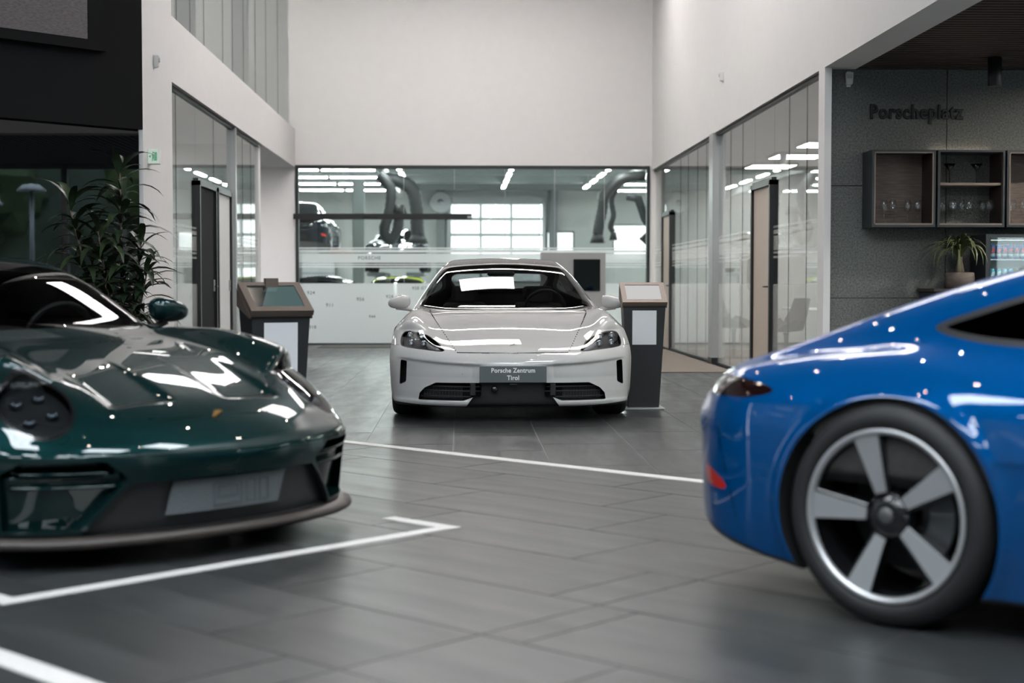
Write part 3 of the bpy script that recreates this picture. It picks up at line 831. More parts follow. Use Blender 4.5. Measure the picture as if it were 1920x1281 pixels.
# ------------------------------------------------------------------ rear-engined coupe (used in two paints)
def coupe_shape():
    Tc = spl((1.1,.30),(1.0,.44),(.95,.495),(.9,.535),(.8,.59),(.6,.665),(.4,.725),(.2,.772),(0,.81),(-.3,.85),(-.5,.87),(-1.2,.87),(-2.0,.88),(-2.45,.88),(-2.8,.86),(-3.1,.825),(-3.3,.79),(-3.42,.755),(-3.6,.66))
    fb = spl((1.1,0),(.92,.012),(.8,.045),(.6,.088),(.35,.105),(0,.096),(-.3,.062),(-.65,.02),(-1.0,0),(-1.7,0),(-2.1,.02),(-2.5,.03),(-2.9,.02),(-3.3,0))
    Wp = spl((1.2,.70),(.9,.83),(.6,.885),(.3,.912),(0,.922),(-.35,.912),(-.7,.885),(-1.2,.872),(-1.7,.885),(-2.05,.912),(-2.45,.928),(-2.8,.924),(-3.1,.895),(-3.4,.83),(-3.7,.72))
    Wz = spl((.05,-.05),(.15,-.035),(.3,-.008),(.45,0),(.58,-.004),(.68,-.022),(.78,-.065),(.88,-.14),(1.0,-.26))
    Nz = spl((.0,.90),(.08,.93),(.16,.955),(.26,.965),(.34,.978),(.40,.992),(.43,.992),(.46,.975),(.50,.93),(.55,.87),(.62,.76),(.7,.6))
    Sy = spl((0,0),(.2,.01),(.4,.047),(.6,.125),(.75,.225),(.85,.335),(.95,.50),(1.1,.9))
    Rz = spl((.0,-3.44),(.2,-3.475),(.35,-3.49),(.5,-3.495),(.6,-3.49),(.68,-3.465),(.76,-3.42),(.82,-3.36),(.95,-3.1))
    Ry = spl((0,0),(.3,.02),(.5,.07),(.65,.145),(.78,.26),(.88,.40),(1.0,.7))
    Zb = spl((1.2,.11),(.5,.11),(-2.5,.12),(-2.85,.15),(-3.1,.195),(-3.35,.245),(-3.6,.29))
    G = spl((1.4,-.9),(.3,.35),(.1,.60),(-.2,.765),(-.42,.86),(-.6,.955),(-.8,1.055),(-1.0,1.145),(-1.15,1.197),(-1.3,1.232),(-1.5,1.252),(-1.7,1.25),(-1.95,1.215),(-2.2,1.163),(-2.5,1.078),(-2.8,.978),(-3.05,.892),(-3.25,.818),(-3.5,.71),(-3.8,.55))
    Gw = spl((.2,.50),(-.2,.64),(-.45,.70),(-.8,.735),(-1.3,.752),(-1.8,.74),(-2.2,.70),(-2.6,.63),(-3.0,.56),(-3.4,.50))
    def outer(x, y, z):
        T = Tc(x) - .045*(y/.9)**2 + fb(x)*np.exp(-((y-.70)/.155)**2)
        ramp = np.clip((x-.20)/.50, 0, 1)*(1/(1+np.exp((x-.715)/.006)))
        T = T - .024*ramp/(1+np.exp(-(y-.13)/.008))/(1+np.exp((y-.41)/.010))
        top = z - T
        lip = .012*np.exp(-((np.sqrt(x*x + (z-.335)**2) - .368)/.028)**2) + .012*np.exp(-((np.sqrt((x+2.45)**2 + (z-.352)**2) - .392)/.028)**2)
        side = y - Wp(x) - Wz(z) - lip
        b = smax(top, side, .13)
        # sunk channels behind the two bonnet slots
        b = smax(b, (x - Nz(z) + Sy(y))/1.12, .045)
        b = smax(b, (-x + Rz(z) + Ry(y))/1.12, .07)
        b = smax(b, Zb(x) - z, .03)
        gt = (z - G(x + .22*y*y) + .10*y*y)/1.12
        gs = (y - Gw(x) + .50*(z - .86))/1.12
        g = smax(gt, gs, .13)
        g = np.maximum(g, .6 - z)
        g = smax(g, (-x + Rz(z) + Ry(y))/1.12, .05)
        return smin(b, g, .07)
    duct = [(.475,.345),(.55,.405),(.80,.405),(.84,.37),(.825,.165),(.625,.165)]
    grille = [(0,.322),(.44,.322),(.50,.265),(.60,.135),(0,.135)]
    full = outer
    return outer, full, dict(duct=duct, grille=grille, Nz=Nz, Sy=Sy)
def build_coupe_meshes(h=0.0135):
    outer, full, pl = coupe_shape()
    V, N, T = body_mesh(full, (-3.65, 0, .06), (1.08, 1.0, 1.33), h)
    M = (V, N, T)
    out = {}
    Nz, Sy = pl['Nz'], pl['Sy']
    well = []
    for cx, cz, r in ((0, .335, .365), (-2.45, .352, .385)):
        x, y, z = xyz(M)
        p, M = cut(M, np.maximum(np.hypot(x-cx, z-cz) - r, .3 - np.abs(y)))
        well.append(recess(p, inward(.50)))
    out['wheel_well'], out['wheel_well_rear'] = well
    x, y, z = xyz(M)
    lo, M = cut(M, z - np.interp(x, [-3.6, -3.3, -2.9, -2.4, 1.0], [.29, .262, .175, .137, .132]))
    out['underbody'] = lo
    x, y, z = xyz(M)
    p, M = cut(M, np.where(x > .2, poly_sd(pl['duct'], np.abs(y), z, .012), 5))
    out['side_duct'] = recess(p, back(lambda y, z: .050 + .16*np.clip(.36 - z, 0, .2) + .08/(1 + np.exp(-(z - .372)/.004))))
    x, y, z = xyz(M)
    p, M = cut(M, np.where(x > .2, poly_sd([(-a, b) for a, b in pl['grille'][::-1] if a > 0] + pl['grille'][1:4], y, z, .008), 5))
    out['front_grille'] = recess(p, back(lambda y, z: .045))
    x, y, z = xyz(M)
    p, M = cut(M, np.where(x < -3, poly_sd([(-.42,.40),(.42,.40),(.52,.30),(.52,.1),(-.52,.1),(-.52,.30)], y, z, .01), 5))
    out['rear_diffuser'] = recess(p, back(lambda y, z: -.04))
    x, y, z = xyz(M)
    p, M = cut(M, np.where((z > .45) & (x > .3), poly_sd([(.672,.135),(.716,.135),(.716,.405),(.672,.405)], x, np.abs(y), .0), 5))
    out['hood_slot'] = p
    ay = lambda: np.abs(M[0][:, 1])
    # glass
    x, y, z = xyz(M)
    ws = smooth_poly([(-.40,-.9),(-.46,.50),(-.56,.665),(-.68,.672),(-.98,.575),(-1.13,.52),(-1.175,.40),(-1.20,0),(-1.2,-.9)], 2)
    gl, M = cut(M, np.maximum(poly_sd(ws, x, np.abs(y)), .80 - z)); out['windshield'] = gl
    x, y, z = xyz(M)
    sw = smooth_poly([(-.66,.895),(-1.5,.885),(-2.13,.898),(-2.33,.918),(-2.44,.945),(-2.43,.968),(-2.3,1.01),(-2.1,1.075),(-1.85,1.135),(-1.55,1.165),(-1.25,1.150),(-1.0,1.085),(-.8,1.00)], 2)
    fld = np.maximum(poly_sd(sw, x, z), .3 - np.abs(y))
    gl, M = cut(M, fld); gx, gy, gz = xyz(gl)
    pane, fr = cut(gl, poly_sd(sw, gx, gz) + .020)
    out['side_window'] = pane; out['window_seal'] = fr
    x, y, z = xyz(M)
    rw = smooth_poly([(-1.93,-.9),(-1.93,.40),(-2.0,.47),(-2.15,.475),(-2.62,.40),(-2.74,.33),(-2.76,-.9)], 2)
    gl, M = cut(M, np.maximum(poly_sd(rw, x, np.abs(y)), .86 - z)); out['rear_window'] = gl
    # lamps
    x, y, z = xyz(M)
    c0 = np.array([.625, .685, .672]); nn = np.array([.60, .24, .76]); nn /= np.linalg.norm(nn)
    uu = np.cross([0, 1, 0], nn); uu /= np.linalg.norm(uu)      # along the slope
    vv = np.cross(nn, uu)
    P = np.stack([x, np.abs(y), z], 1) - c0
    a, b = P @ uu, P @ vv
    e = np.sqrt((a/.205)**2 + (b/.138)**2)
    far = np.where((x > .2) & (z > .45) & (np.abs(y) > .3), 0, 5)
    lamp, M = cut(M, e - 1.0 + far)
    lx, ly, lz = xyz(lamp); P = np.stack([lx, np.abs(ly), lz], 1) - c0
    e = np.sqrt((P @ uu/.205)**2 + (P @ vv/.138)**2)
    lens, rim = cut(lamp, e - .90)
    out['headlamp_lens'] = lens; out['headlamp_rim'] = rim
    out['lamp_frame'] = (c0, uu, vv, nn)
    x, y, z = xyz(M)
    tl = smooth_poly([(-3.8,.778),(-3.15,.776),(-2.98,.762),(-2.885,.738),(-2.93,.716),(-3.05,.700),(-3.8,.700)], 1)
    lamp, M = cut(M, np.maximum(poly_sd(tl, x, z), -.1 - z)); out['tail_lamp'] = lamp
    x, y, z = xyz(M)
    rf = smooth_poly([(-3.26,.450),(-3.20,.448),(-3.085,.402),(-3.09,.375),(-3.24,.385)], 1)
    lamp, M = cut(M, np.maximum(poly_sd(rf, x, z), .5 - np.abs(y))); out['rear_reflector'] = lamp
    # panel gaps
    def gap(g, w=.0026):
        nonlocal M
        a, M = cut(M, g - w); return a
    gaps = []
    x, y, z = xyz(M); Y = np.abs(y)
    gaps.append(gap(np.where((z > .48) & (x > -.6), line_sd([(.84,-.1),(.84,.24),(.79,.38),(.62,.47),(.2,.555),(-.30,.62),(-.43,.60)], x, Y), 9)))
    x, y, z = xyz(M); Y = np.abs(y)
    gaps.append(gap(np.where(Y > .5, line_sd([(-.62,.88),(-.60,.5),(-.66,.22),(-1.66,.22),(-1.80,.5),(-1.86,.88)], x, z), 9)))
    x, y, z = xyz(M); Y = np.abs(y)
    gaps.append(gap(np.where((x < -2.6) & (Y > .5), line_sd([(-2.86,.345),(-2.93,.52),(-3.05,.66)], x, z), 9), .0022))
    x, y, z = xyz(M); Y = np.abs(y)
    gaps.append(gap(np.where((x < -2.6) & (z > .7), line_sd([(-2.80,-.1),(-2.80,.40),(-2.95,.52),(-3.28,.60),(-3.32,-.1)], x, Y), 9)))
    x, y, z = xyz(M); Y = np.abs(y)
    gaps.append(gap(np.where((x < -2.8) & (Y > .5), line_sd([(-3.15,.605),(-3.10,.47),(-3.03,.285)], x, z), 9), .0038))
    out['panel_gap'] = merge(*gaps)
    x, y, z = xyz(M)
    hood, M = only(M, lambda x, y, z: (x > -.5) & (z > .52) & (poly_sd([(.84,-.9),(.84,.24),(.79,.38),(.62,.47),(.2,.555),(-.30,.62),(-.43,.60),(-.43,-.9)], x, np.abs(y)) < 0))
    out['hood'] = hood
    door, M = only(M, lambda x, y, z: (np.abs(y) > .5) & (poly_sd([(-.62,.90),(-.60,.5),(-.66,.22),(-1.66,.22),(-1.80,.5),(-1.86,.90)], x, z) < 0))
    out['door'] = door
    lid, M = only(M, lambda x, y, z: (x < -2.6) & (z > .70) & (poly_sd([(-2.80,-.9),(-2.80,.40),(-2.95,.52),(-3.28,.60),(-3.32,-.9)], x, np.abs(y)) < 0))
    out['engine_lid'] = lid
    out['body_shell'] = M
    # dark cabin lining just under the skin
    lin = lambda x, y, z: np.maximum(outer(x, y, z) + .035, np.maximum(.45 - z, np.maximum(x + .42, -x - 2.75)))
    L = body_mesh(lin, (-2.9, 0, .40), (-.3, .95, 1.3), .04)
    for fn in (lambda x, y, z: np.maximum(poly_sd(ws, x, np.abs(y)), .82 - z), lambda x, y, z: np.maximum(poly_sd(sw, x, z), .3 - np.abs(y)), lambda x, y, z: np.maximum(poly_sd(rw, x, np.abs(y)), .86 - z)):
        _, L = cut(L, fn(*xyz(L)))
    out['cabin_lining'] = L
    return out
# ------------------------------------------------------------------ low four-door saloon
SED_LAMP = [(.894,.611),(.889,.673),(.857,.705),(.772,.704),(.678,.673),(.613,.639),(.562,.593),(.530,.561),(.70,.578),(.872,.593)]
SED_INT = [(.742,.180),(.733,.228),(.692,.271),(.606,.312),(.255,.314),(.255,.215),(.297,.215),(.386,.180)]
SED_SLIT = [(.886,.480),(.846,.474),(.853,.317),(.896,.295)]
def sedan_shape():
    Tc = spl((1.1,.30),(.96,.48),(.92,.535),(.87,.562),(.8,.585),(.65,.635),(.45,.69),(.2,.752),(0,.792),(-.25,.835),(-.5,.868),(-.8,.90),(-1.4,.92),(-2.9,.98),(-3.4,.99),(-3.8,.96),(-4.1,.88))
    fb = spl((1.1,0),(.85,.005),(.72,.035),(.5,.085),(.25,.115),(0,.115),(-.3,.085),(-.65,.035),(-1.0,.01),(-1.8,0),(-2.5,.0),(-3.5,0))
    Wp = spl((1.2,.86),(.8,.955),(.5,.98),(.35,.985),(0,.983),(-.4,.975),(-.9,.955),(-1.6,.95),(-2.3,.965),(-2.9,.985),(-3.3,.97),(-3.7,.91),(-4.2,.75))
    Wz = spl((.05,-.05),(.15,-.03),(.3,-.008),(.5,0),(.62,0),(.70,-.012),(.78,-.045),(.86,-.11),(.95,-.21),(1.1,-.4))
    Nz = spl((.0,.80),(.10,.865),(.16,.905),(.25,.915),(.32,.925),(.40,.935),(.46,.935),(.50,.925),(.54,.895),(.6,.82),(.72,.62))
    Sy = spl((0,0),(.25,.012),(.45,.048),(.6,.10),(.75,.19),(.85,.285),(.93,.385),(.98,.50),(1.15,1.1))
    Rz = spl((.0,-3.85),(.2,-3.93),(.4,-3.99),(.6,-4.0),(.8,-3.97),(.95,-3.88),(1.1,-3.6))
    Ry = spl((0,0),(.4,.04),(.65,.12),(.8,.23),(.92,.42),(1.1,.9))
    Zb = spl((1.2,.12),(-3.0,.13),(-3.6,.18),(-4.1,.26))
    G = spl((1.4,-.8),(.3,.38),(.0,.62),(-.3,.765),(-.5,.855),(-.7,.945),(-.9,1.03),(-1.1,1.107),(-1.3,1.178),(-1.5,1.24),(-1.65,1.278),(-1.85,1.316),(-2.1,1.343),(-2.35,1.35),(-2.7,1.325),(-3.05,1.255),(-3.4,1.15),(-3.75,1.02),(-4.1,.86))
    Gw = spl((.2,.60),(-.3,.74),(-.6,.815),(-1.0,.835),(-1.6,.832),(-2.4,.81),(-3.0,.78),(-3.5,.68),(-4.0,.58))
    def outer(x, y, z):
        T = Tc(x) - .05*(y/.9)**2 + fb(x)*np.exp(-((y-.80)/.145)**2)
        lip = .010*np.exp(-((np.sqrt(x*x + (z-.355)**2) - .39)/.028)**2) + .010*np.exp(-((np.sqrt((x+2.9)**2 + (z-.36)**2) - .40)/.028)**2)
        b = smax(z - T, y - Wp(x) - Wz(z) - lip, .10)
        # softly scooped bumper below the lamp line
        zc = .450 + .045*(y/.85)**2
        scoop = .024/(1 + np.exp(-(zc - z)/.0045))*np.clip((z - .24)/.12, 0, 1)*np.clip((y - .18)/.14, 0, 1)*np.clip((.93 - y)/.06, 0, 1)
        scoop = scoop - .012/(1 + np.exp((z - .176)/.004))*np.clip((y - .34)/.03, 0, 1)
        b = smax(b, (x - Nz(z) + Sy(y) + scoop)/1.12, .055)
        b = smax(b, (-x + Rz(z) + Ry(y))/1.12, .08)
        b = smax(b, Zb(x) - z, .03)
        gt = (z - G(x + .24*y*y) + .075*y*y)/1.1
        gs = (y - Gw(x) + .60*(z - .88))/1.15
        g = smax(gt, gs, .085)
        g = smax(np.maximum(g, .6 - z), (-x + Rz(z) + Ry(y))/1.12, .06)
        return smin(b, g, .035)
    full = outer
    return outer, full
def build_sedan_meshes(h=0.0125):
    outer, full = sedan_shape()
    M = body_mesh(full, (-4.15, 0, .08), (1.03, 1.06, 1.42), h)
    out = {}
    well = []
    for cx, cz, r in ((0, .355, .385), (-2.9, .36, .395)):
        x, y, z = xyz(M)
        p, M = cut(M, np.maximum(np.hypot(x-cx, z-cz) - r, .3 - np.abs(y)))
        well.append(recess(p, inward(.56)))
    out['wheel_well'], out['wheel_well_rear'] = well
    x, y, z = xyz(M)
    lo, M = cut(M, z - np.interp(x, [-4.1, -3.6, -3.0, .5, .9], [.30, .22, .155, .150, .128]))
    out['underbody'] = lo
    for nm, poly, dep, r in (('air_curtain', SED_SLIT, .10, .006), ('front_intake', SED_INT, .075, .004), ('centre_panel', [(-.262,.322),(.262,.322),(.262,.212),(.31,.205),(.385,.10),(-.385,.10),(-.31,.205),(-.262,.212)], .035, .003)):
        x, y, z = xyz(M)
        p, M = cut(M, np.where(x > .2, poly_sd(poly, np.abs(y) if nm != 'centre_panel' else y, z, r), 5))
        out[nm] = recess(p, back(lambda y, z: dep))
    x, y, z = xyz(M)
    ws = smooth_poly([(-.50,-1),(-.52,.3),(-.60,.60),(-.72,.775),(-.80,.79),(-1.0,.74),(-1.35,.665),(-1.62,.615),(-1.68,.56),(-1.66,.3),(-1.65,-1)], 2)
    gl, M = cut(M, np.maximum(poly_sd(ws, x + .10*y*y*0, np.abs(y)), .80 - z)); out['windshield'] = gl
    x, y, z = xyz(M)
    rp = smooth_poly([(-1.70,-1),(-1.715,.52),(-1.76,.565),(-1.9,.575),(-2.9,.52),(-3.0,.45),(-3.02,-1)], 1)
    gl, M = cut(M, np.maximum(poly_sd(rp, x, np.abs(y)), 1.1 - z)); out['roof_panel'] = gl
    x, y, z = xyz(M)
    rw = smooth_poly([(-3.10,-1),(-3.10,.45),(-3.2,.52),(-3.55,.50),(-3.68,.40),(-3.70,-1)], 1)
    gl, M = cut(M, np.maximum(poly_sd(rw, x, np.abs(y)), .95 - z)); out['rear_window'] = gl
    x, y, z = xyz(M)
    sw = smooth_poly([(-.92,.925),(-1.6,.925),(-2.6,.95),(-3.2,1.0),(-3.38,1.05),(-3.1,1.14),(-2.7,1.215),(-2.2,1.25),(-1.8,1.235),(-1.45,1.15),(-1.1,1.01)], 2)
    gl, M = cut(M, np.maximum(poly_sd(sw, x, z), .4 - np.abs(y))); out['side_window'] = gl
    x, y, z = xyz(M)
    lp = smooth_poly(SED_LAMP, 2)
    # smooth_poly pulls corners in: grow a little
    g = np.where(x > .05, np.maximum(poly_sd(lp, np.abs(y), z) - .008, .1 - x), 5)
    lamp, M = cut(M, g)
    lx, ly, lz = xyz(lamp)
    lens, rim = cut(lamp, poly_sd(lp, np.abs(ly), lz) - .001)
    out['headlamp_lens'] = lens; out['headlamp_rim'] = rim
    x, y, z = xyz(M)
    tl = [(-.5,.845),(.86,.825),(.86,.79),(-.5,.80)]
    lamp, M = cut(M, np.maximum(poly_sd(tl, np.abs(y), z), x + 3.3)); out['tail_lamp'] = lamp
    gaps = []
    def gap(g, w=.0022):
        nonlocal M
        a, M = cut(M, g - w); gaps.append(a)
    hl = [(-.1,.548),(.438,.553),(.501,.635),(.583,.738),(.669,.848),(.69,.89)]
    x, y, z = xyz(M); gap(np.where((z > .5) & (x > -.6), line_sd(hl, np.abs(y), z), 9), .0032)
    x, y, z = xyz(M); gap(np.where(np.abs(y) > .5, line_sd([(-.86,.9),(-.84,.5),(-.9,.25),(-1.85,.25),(-1.95,.5),(-1.95,.93)], x, z), 9))
    x, y, z = xyz(M); gap(np.where(np.abs(y) > .5, line_sd([(-1.95,.93),(-1.95,.5),(-1.9,.25),(-2.45,.25),(-2.7,.6),(-2.95,.95)], x, z), 9))
    x, y, z = xyz(M); gap(np.where((x > .3) & (np.abs(y) > .8), line_sd([(.90,.600),(.99,.598),(1.1,.598)], np.abs(y), z), 9))
    x, y, z = xyz(M); gap(np.where(x > .7, np.abs(poly_sd([(-.395,.440),(-.335,.440),(-.335,.385),(-.395,.385)], -y*0 + y, z, .004)), 9), .0012)
    out['panel_gap'] = merge(*gaps)
    hp = [(-1,.548)] + hl[1:] + [(-1,1.0)]
    hood, M = only(M, lambda x, y, z: (x > -.7) & (z > .5) & (poly_sd(hp, np.abs(y), z) < 0)); out['hood'] = hood
    door, M = only(M, lambda x, y, z: (np.abs(y) > .5) & (poly_sd([(-.86,.93),(-.84,.5),(-.9,.25),(-1.85,.25),(-1.95,.5),(-1.95,.93)], x, z) < 0)); out['front_door'] = door
    door, M = only(M, lambda x, y, z: (np.abs(y) > .5) & (poly_sd([(-1.95,.93),(-1.95,.5),(-1.9,.25),(-2.45,.25),(-2.7,.6),(-2.95,.95)], x, z) < 0)); out['rear_door'] = door
    out['body_shell'] = M
    lin = lambda x, y, z: np.maximum(outer(x, y, z) + .035, np.maximum(.50 - z, np.maximum(x + .52, -x - 3.75)))
    L = body_mesh(lin, (-3.9, 0, .45), (-.4, 1.0, 1.4), .04)
    for fn in (lambda x, y, z: np.maximum(poly_sd(ws, x, np.abs(y)) - .02, .8 - z), lambda x, y, z: np.maximum(poly_sd(sw, x, z), .4 - np.abs(y)), lambda x, y, z: np.maximum(poly_sd(rw, x, np.abs(y)), .95 - z)):
        _, L = cut(L, fn(*xyz(L)))
    out['cabin_lining'] = L
    return out
# ------------------------------------------------------------------ car assembly
def lr(M):
    return only(M, lambda x, y, z: y > 0)
def car_meshes(parts, singles, pairs):
    d = {}
    for n in singles: d[n] = [mesh_of(n, parts[n], -.006 if n == 'panel_gap' else 0)]
    for n in pairs: d[n] = [mesh_of(n, q) for q in lr(parts[n])]
    return d
def wheel_meshes(R, rim, width, style):
    """meshes of one wheel, axle along +y (outer face at y = 0, wheel runs to y = -width)"""
    d = {}
    w = width
    m = MB()
    prof = [(rim+.004, -.012), (rim+.012, -.003), (rim+.02, .002), (R-.045, .004), (R-.022, -.004), (R-.008, -.02), (R, -.045), (R, -w+.045), (R-.008, -w+.02), (R-.03, -w), (rim+.004, -w+.01)]
    m.lathe(prof, 64, 'y', caps=False); d['tyre'] = m.mesh('tyre')
    m = MB()
    for k in range(4):
        y = -.05 - k*(w-.1)/3
        m.lathe([(R-.002, y-.004), (R+.0012, y-.003), (R+.0012, y+.003), (R-.002, y+.004)], 64, 'y', caps=False)
    d['tread'] = m.mesh('tread')
    m = MB()
    m.lathe([(rim-.002, -.014), (rim+.006, -.004), (rim+.002, .001), (rim-.010, .0), (rim-.016, -.010), (rim-.018, -.022)], 72, 'y', caps=False)
    d['rim_lip'] = m.mesh('rim_lip')
    m = MB()
    m.lathe([(rim-.016, -.014), (rim-.022, -.03), (rim-.03, -.08), (rim-.034, -w+.03), (rim-.01, -w+.01)], 64, 'y', caps=False)
    d['rim_barrel'] = m.mesh('rim_barrel', False)
    m = MB(); m.lathe([(.0, -.17), (.19, -.17), (.19, -.155), (.10, -.155), (.10, -.14), (.0, -.14)], 48, 'y')
    d['brake_disc'] = m.mesh('brake_disc')
    m = MB()
    pr = [(.125, .195)[i] for i in (0, 1)]
    arc = [math.radians(a) for a in range(-28, 33, 6)]
    poly = [(.205*math.cos(a), .205*math.sin(a)) for a in arc] + [(.118*math.cos(a), .118*math.sin(a)) for a in arc[::-1]]
    m.prism(poly, -.16, -.085, 'y'); d['brake_caliper'] = m.mesh('brake_caliper')
    # spoke along +x, then turned
    if style == 'five':
        m = MB()
        r0, r1 = .070, rim-.012
        a = [(r0, -.026), (r1, -.052), (r1, .050), (r0, .026)]
        front = [(r0, -.030), (r1-.0, -.012)]
        vs = []
        for (x, z) in a: vs.append((x, -.012 if x > .1 else -.030, z))
        vs2 = [(x, -.070 if x > .1 else -.075, z*1.06) for (x, z) in a]
        m._add(vs + vs2, [(0,1,2,3),(4,7,6,5),(0,4,5,1),(1,5,6,2),(2,6,7,3),(3,7,4,0)])
        bmesh.ops.bevel(m.bm, geom=list(m.bm.edges), offset=.004, segments=2, affect='EDGES', profile=.5)
        d['spoke_back'] = m.mesh('spoke')
        m = MB()
        f = [(r0+.004, -.024), (r1-.001, -.050), (r1-.001, .038), (r0+.004, .015)]
        m._add([(x, -.0085 if x > .1 else -.027, z) for x, z in f] + [(x, -.016 if x > .1 else -.034, z) for x, z in f], [(0,1,2,3),(4,7,6,5),(0,4,5,1),(1,5,6,2),(2,6,7,3),(3,7,4,0)])
        d['spoke_face'] = m.mesh('spoke_face')
    else:
        m = MB()
        r0, r1 = .060, rim-.012
        for s in (-1, 1):
            f = [(r0, s*.004), (r1, s*.018), (r1, s*.040), (r0, s*.022)]
            m._add([(x, -.012 if x > .1 else -.03, z) for x, z in f] + [(x, -.06, z) for x, z in f], [(0,1,2,3),(4,7,6,5),(0,4,5,1),(1,5,6,2),(2,6,7,3),(3,7,4,0)])
        d['spoke_back'] = m.mesh('spoke')
    m = MB(); m.lathe([(0, -.018), (.040, -.018), (.052, -.022), (.070, -.034), (.078, -.05), (.078, -.12), (0, -.12)], 40, 'y'); d['hub'] = m.mesh('hub')
    m = MB(); m.lathe([(0, -.014), (.022, -.014), (.026, -.017), (.026, -.02), (0, -.02)], 32, 'y'); d['hub_cap'] = m.mesh('hub_cap')
    m = MB(); m.lathe([(0, -.030), (.009, -.030), (.009, -.045), (0, -.045)], 10, 'y'); d['wheel_bolt'] = m.mesh('wheel_bolt')
    return d
def add_wheel(car, wm, x, y, R, side, ang=0.0, n=5, face='alu'):
    w = bpy.data.objects.new('wheel', wm['tyre'])
    link(w, car)
    if len(wm['tyre'].materials) == 0: wm['tyre'].materials.append(MAT['rubber'])
    w.location = (x, y, R)
    w.rotation_euler = (0, 0, 0 if side > 0 else math.pi)
    mobj('tread', wm['tread'], 'rubber_dark', w)
    mobj('rim_lip', wm['rim_lip'], 'alu', w)
    mobj('rim_barrel', wm['rim_barrel'], 'black_gloss', w)
    mobj('brake_disc', wm['brake_disc'], 'disc', w)
    mobj('brake_caliper', wm['brake_caliper'], 'caliper', w, rot=(0, math.pi if side < 0 else 0, 0))
    for k in range(n):
        a = ang + 2*math.pi*k/n
        mobj('spoke', wm['spoke_back'], 'black_gloss', w, rot=(0, -a, 0))
        if 'spoke_face' in wm:
            mobj('spoke_face', wm['spoke_face'], face, w, rot=(0, -a, 0))
        if n == 5:
            b = a + math.pi/5
            mobj('wheel_bolt', wm['wheel_bolt'], 'black_gloss', w, (.062*math.cos(b), 0, .062*math.sin(b)))
    mobj('hub', wm['hub'], 'black_gloss', w)
    mobj('hub_cap', wm['hub_cap'], 'disc', w)
    return w
def seat_meshes():
    m = MB(); m.bbox((-.26, -.25, .28), (.26, .25, .42), .05, 3); c = m.mesh('seat_cushion')
    m = MB()
    m.hull8([(-.26,-.24,.36),(-.10,-.24,.36),(-.10,.24,.36),(-.26,.24,.36)], [(-.48,-.22,.96),(-.36,-.22,.96),(-.36,.22,.96),(-.48,.22,.96)])
    bmesh.ops.bevel(m.bm, geom=list(m.bm.edges), offset=.04, segments=3, affect='EDGES', profile=.5)
    b = m.mesh('seat_back')
    m = MB(); m.bbox((-.49, -.13, .97), (-.38, .13, 1.13), .04, 3); h = m.mesh('headrest')
    return c, b, h
SEATS = {}
def add_interior(car, xs, dash_x, dash_z, dash_w, wheel_pos, mat='cabin'):
    if not SEATS: SEATS['m'] = seat_meshes()
    c, b, h = SEATS['m']
    for x in xs:
        for y in (-.37, .37):
            s = mobj('seat', c, mat, car, (x, y, -.06))
            mobj('seat_back', b, mat, s); mobj('headrest', h, mat, s)
    m = MB()
    n = 14
    prof = [(0, .0), (-.22, .035), (-.42, .03), (-.50, -.02), (-.52, -.14), (-.40, -.22), (0, -.2)]
    rows = []
    for i in range(n+1):
        y = -dash_w + 2*dash_w*i/n
        cv = -.10*(y/dash_w)**2
        hump = .022*math.exp(-((y-wheel_pos[1])/.2)**2)
        rows.append([(dash_x + p + cv, y, dash_z + q + (hump if 0 < k < 4 else 0)) for k, (p, q) in enumerate(prof)])
    vs = [m.bm.verts.new(p) for r in rows for p in r]
    L = len(prof)
    for i in range(n):
        for k in range(L-1):
            f = m.bm.faces.new((vs[i*L+k], vs[i*L+k+1], vs[(i+1)*L+k+1], vs[(i+1)*L+k])); f.smooth = True
    m.build('dashboard', mat, car)
    m = MB()
    pts = [(wheel_pos[0] + .06*math.sin(a), wheel_pos[1] + .185*math.cos(a), wheel_pos[2] + .175*math.sin(a)) for a in [2*math.pi*k/28 for k in range(29)]]
    m.tube(pts, .016, 8, False)
    m.tube([(wheel_pos[0], wheel_pos[1]-.17, wheel_pos[2]), (wheel_pos[0]+.03, wheel_pos[1], wheel_pos[2]-.02), (wheel_pos[0], wheel_pos[1]+.17, wheel_pos[2])], [.014, .05, .014], 8)
    m.tube([(wheel_pos[0]+.02, wheel_pos[1], wheel_pos[2]-.03), (wheel_pos[0]+.25, wheel_pos[1], wheel_pos[2]-.08)], .035, 8)
    m.build('steering_wheel', 'trim', car)
def mirror_mesh(w=.20, h=.125, d=.13):
    m = MB()
    bmesh.ops.create_uvsphere(m.bm, u_segments=20, v_segments=12, radius=1)
    for v in m.bm.verts:
        x, y, z = v.co
        p = 2.6
        s = (abs(x)**p + abs(y)**p + abs(z)**p)**(1/p)
        x, y, z = x/s, y/s, z/s
        v.co = (x*d/2*(1 - .25*(z < 0)*abs(z)) + .02*y, y*w/2, z*h/2*(1 + .18*y*-1) - .01*y)
    for f in m.bm.faces: f.smooth = True
    return m.mesh('mirror_cap')
def crest_mesh(s=.030):
    # small enamel shield
    m = MB()
    pts = [(-.78,1),(.78,1),(.9,.75),(.82,-.1),(.55,-.65),(0,-1.1),(-.55,-.65),(-.82,-.1),(-.9,.75)]
    m.prism([(a*s*.85, b*s) for a, b in pts], 0, .004)
    return m.mesh('crest')
def surf_point(full, x, y, z0=1.5, z1=.2):
    for z in np.arange(z0, z1, -.004):
        if full(np.array([x]), np.array([abs(y)]), np.array([z]))[0] < 0: return float(z)
    return z1
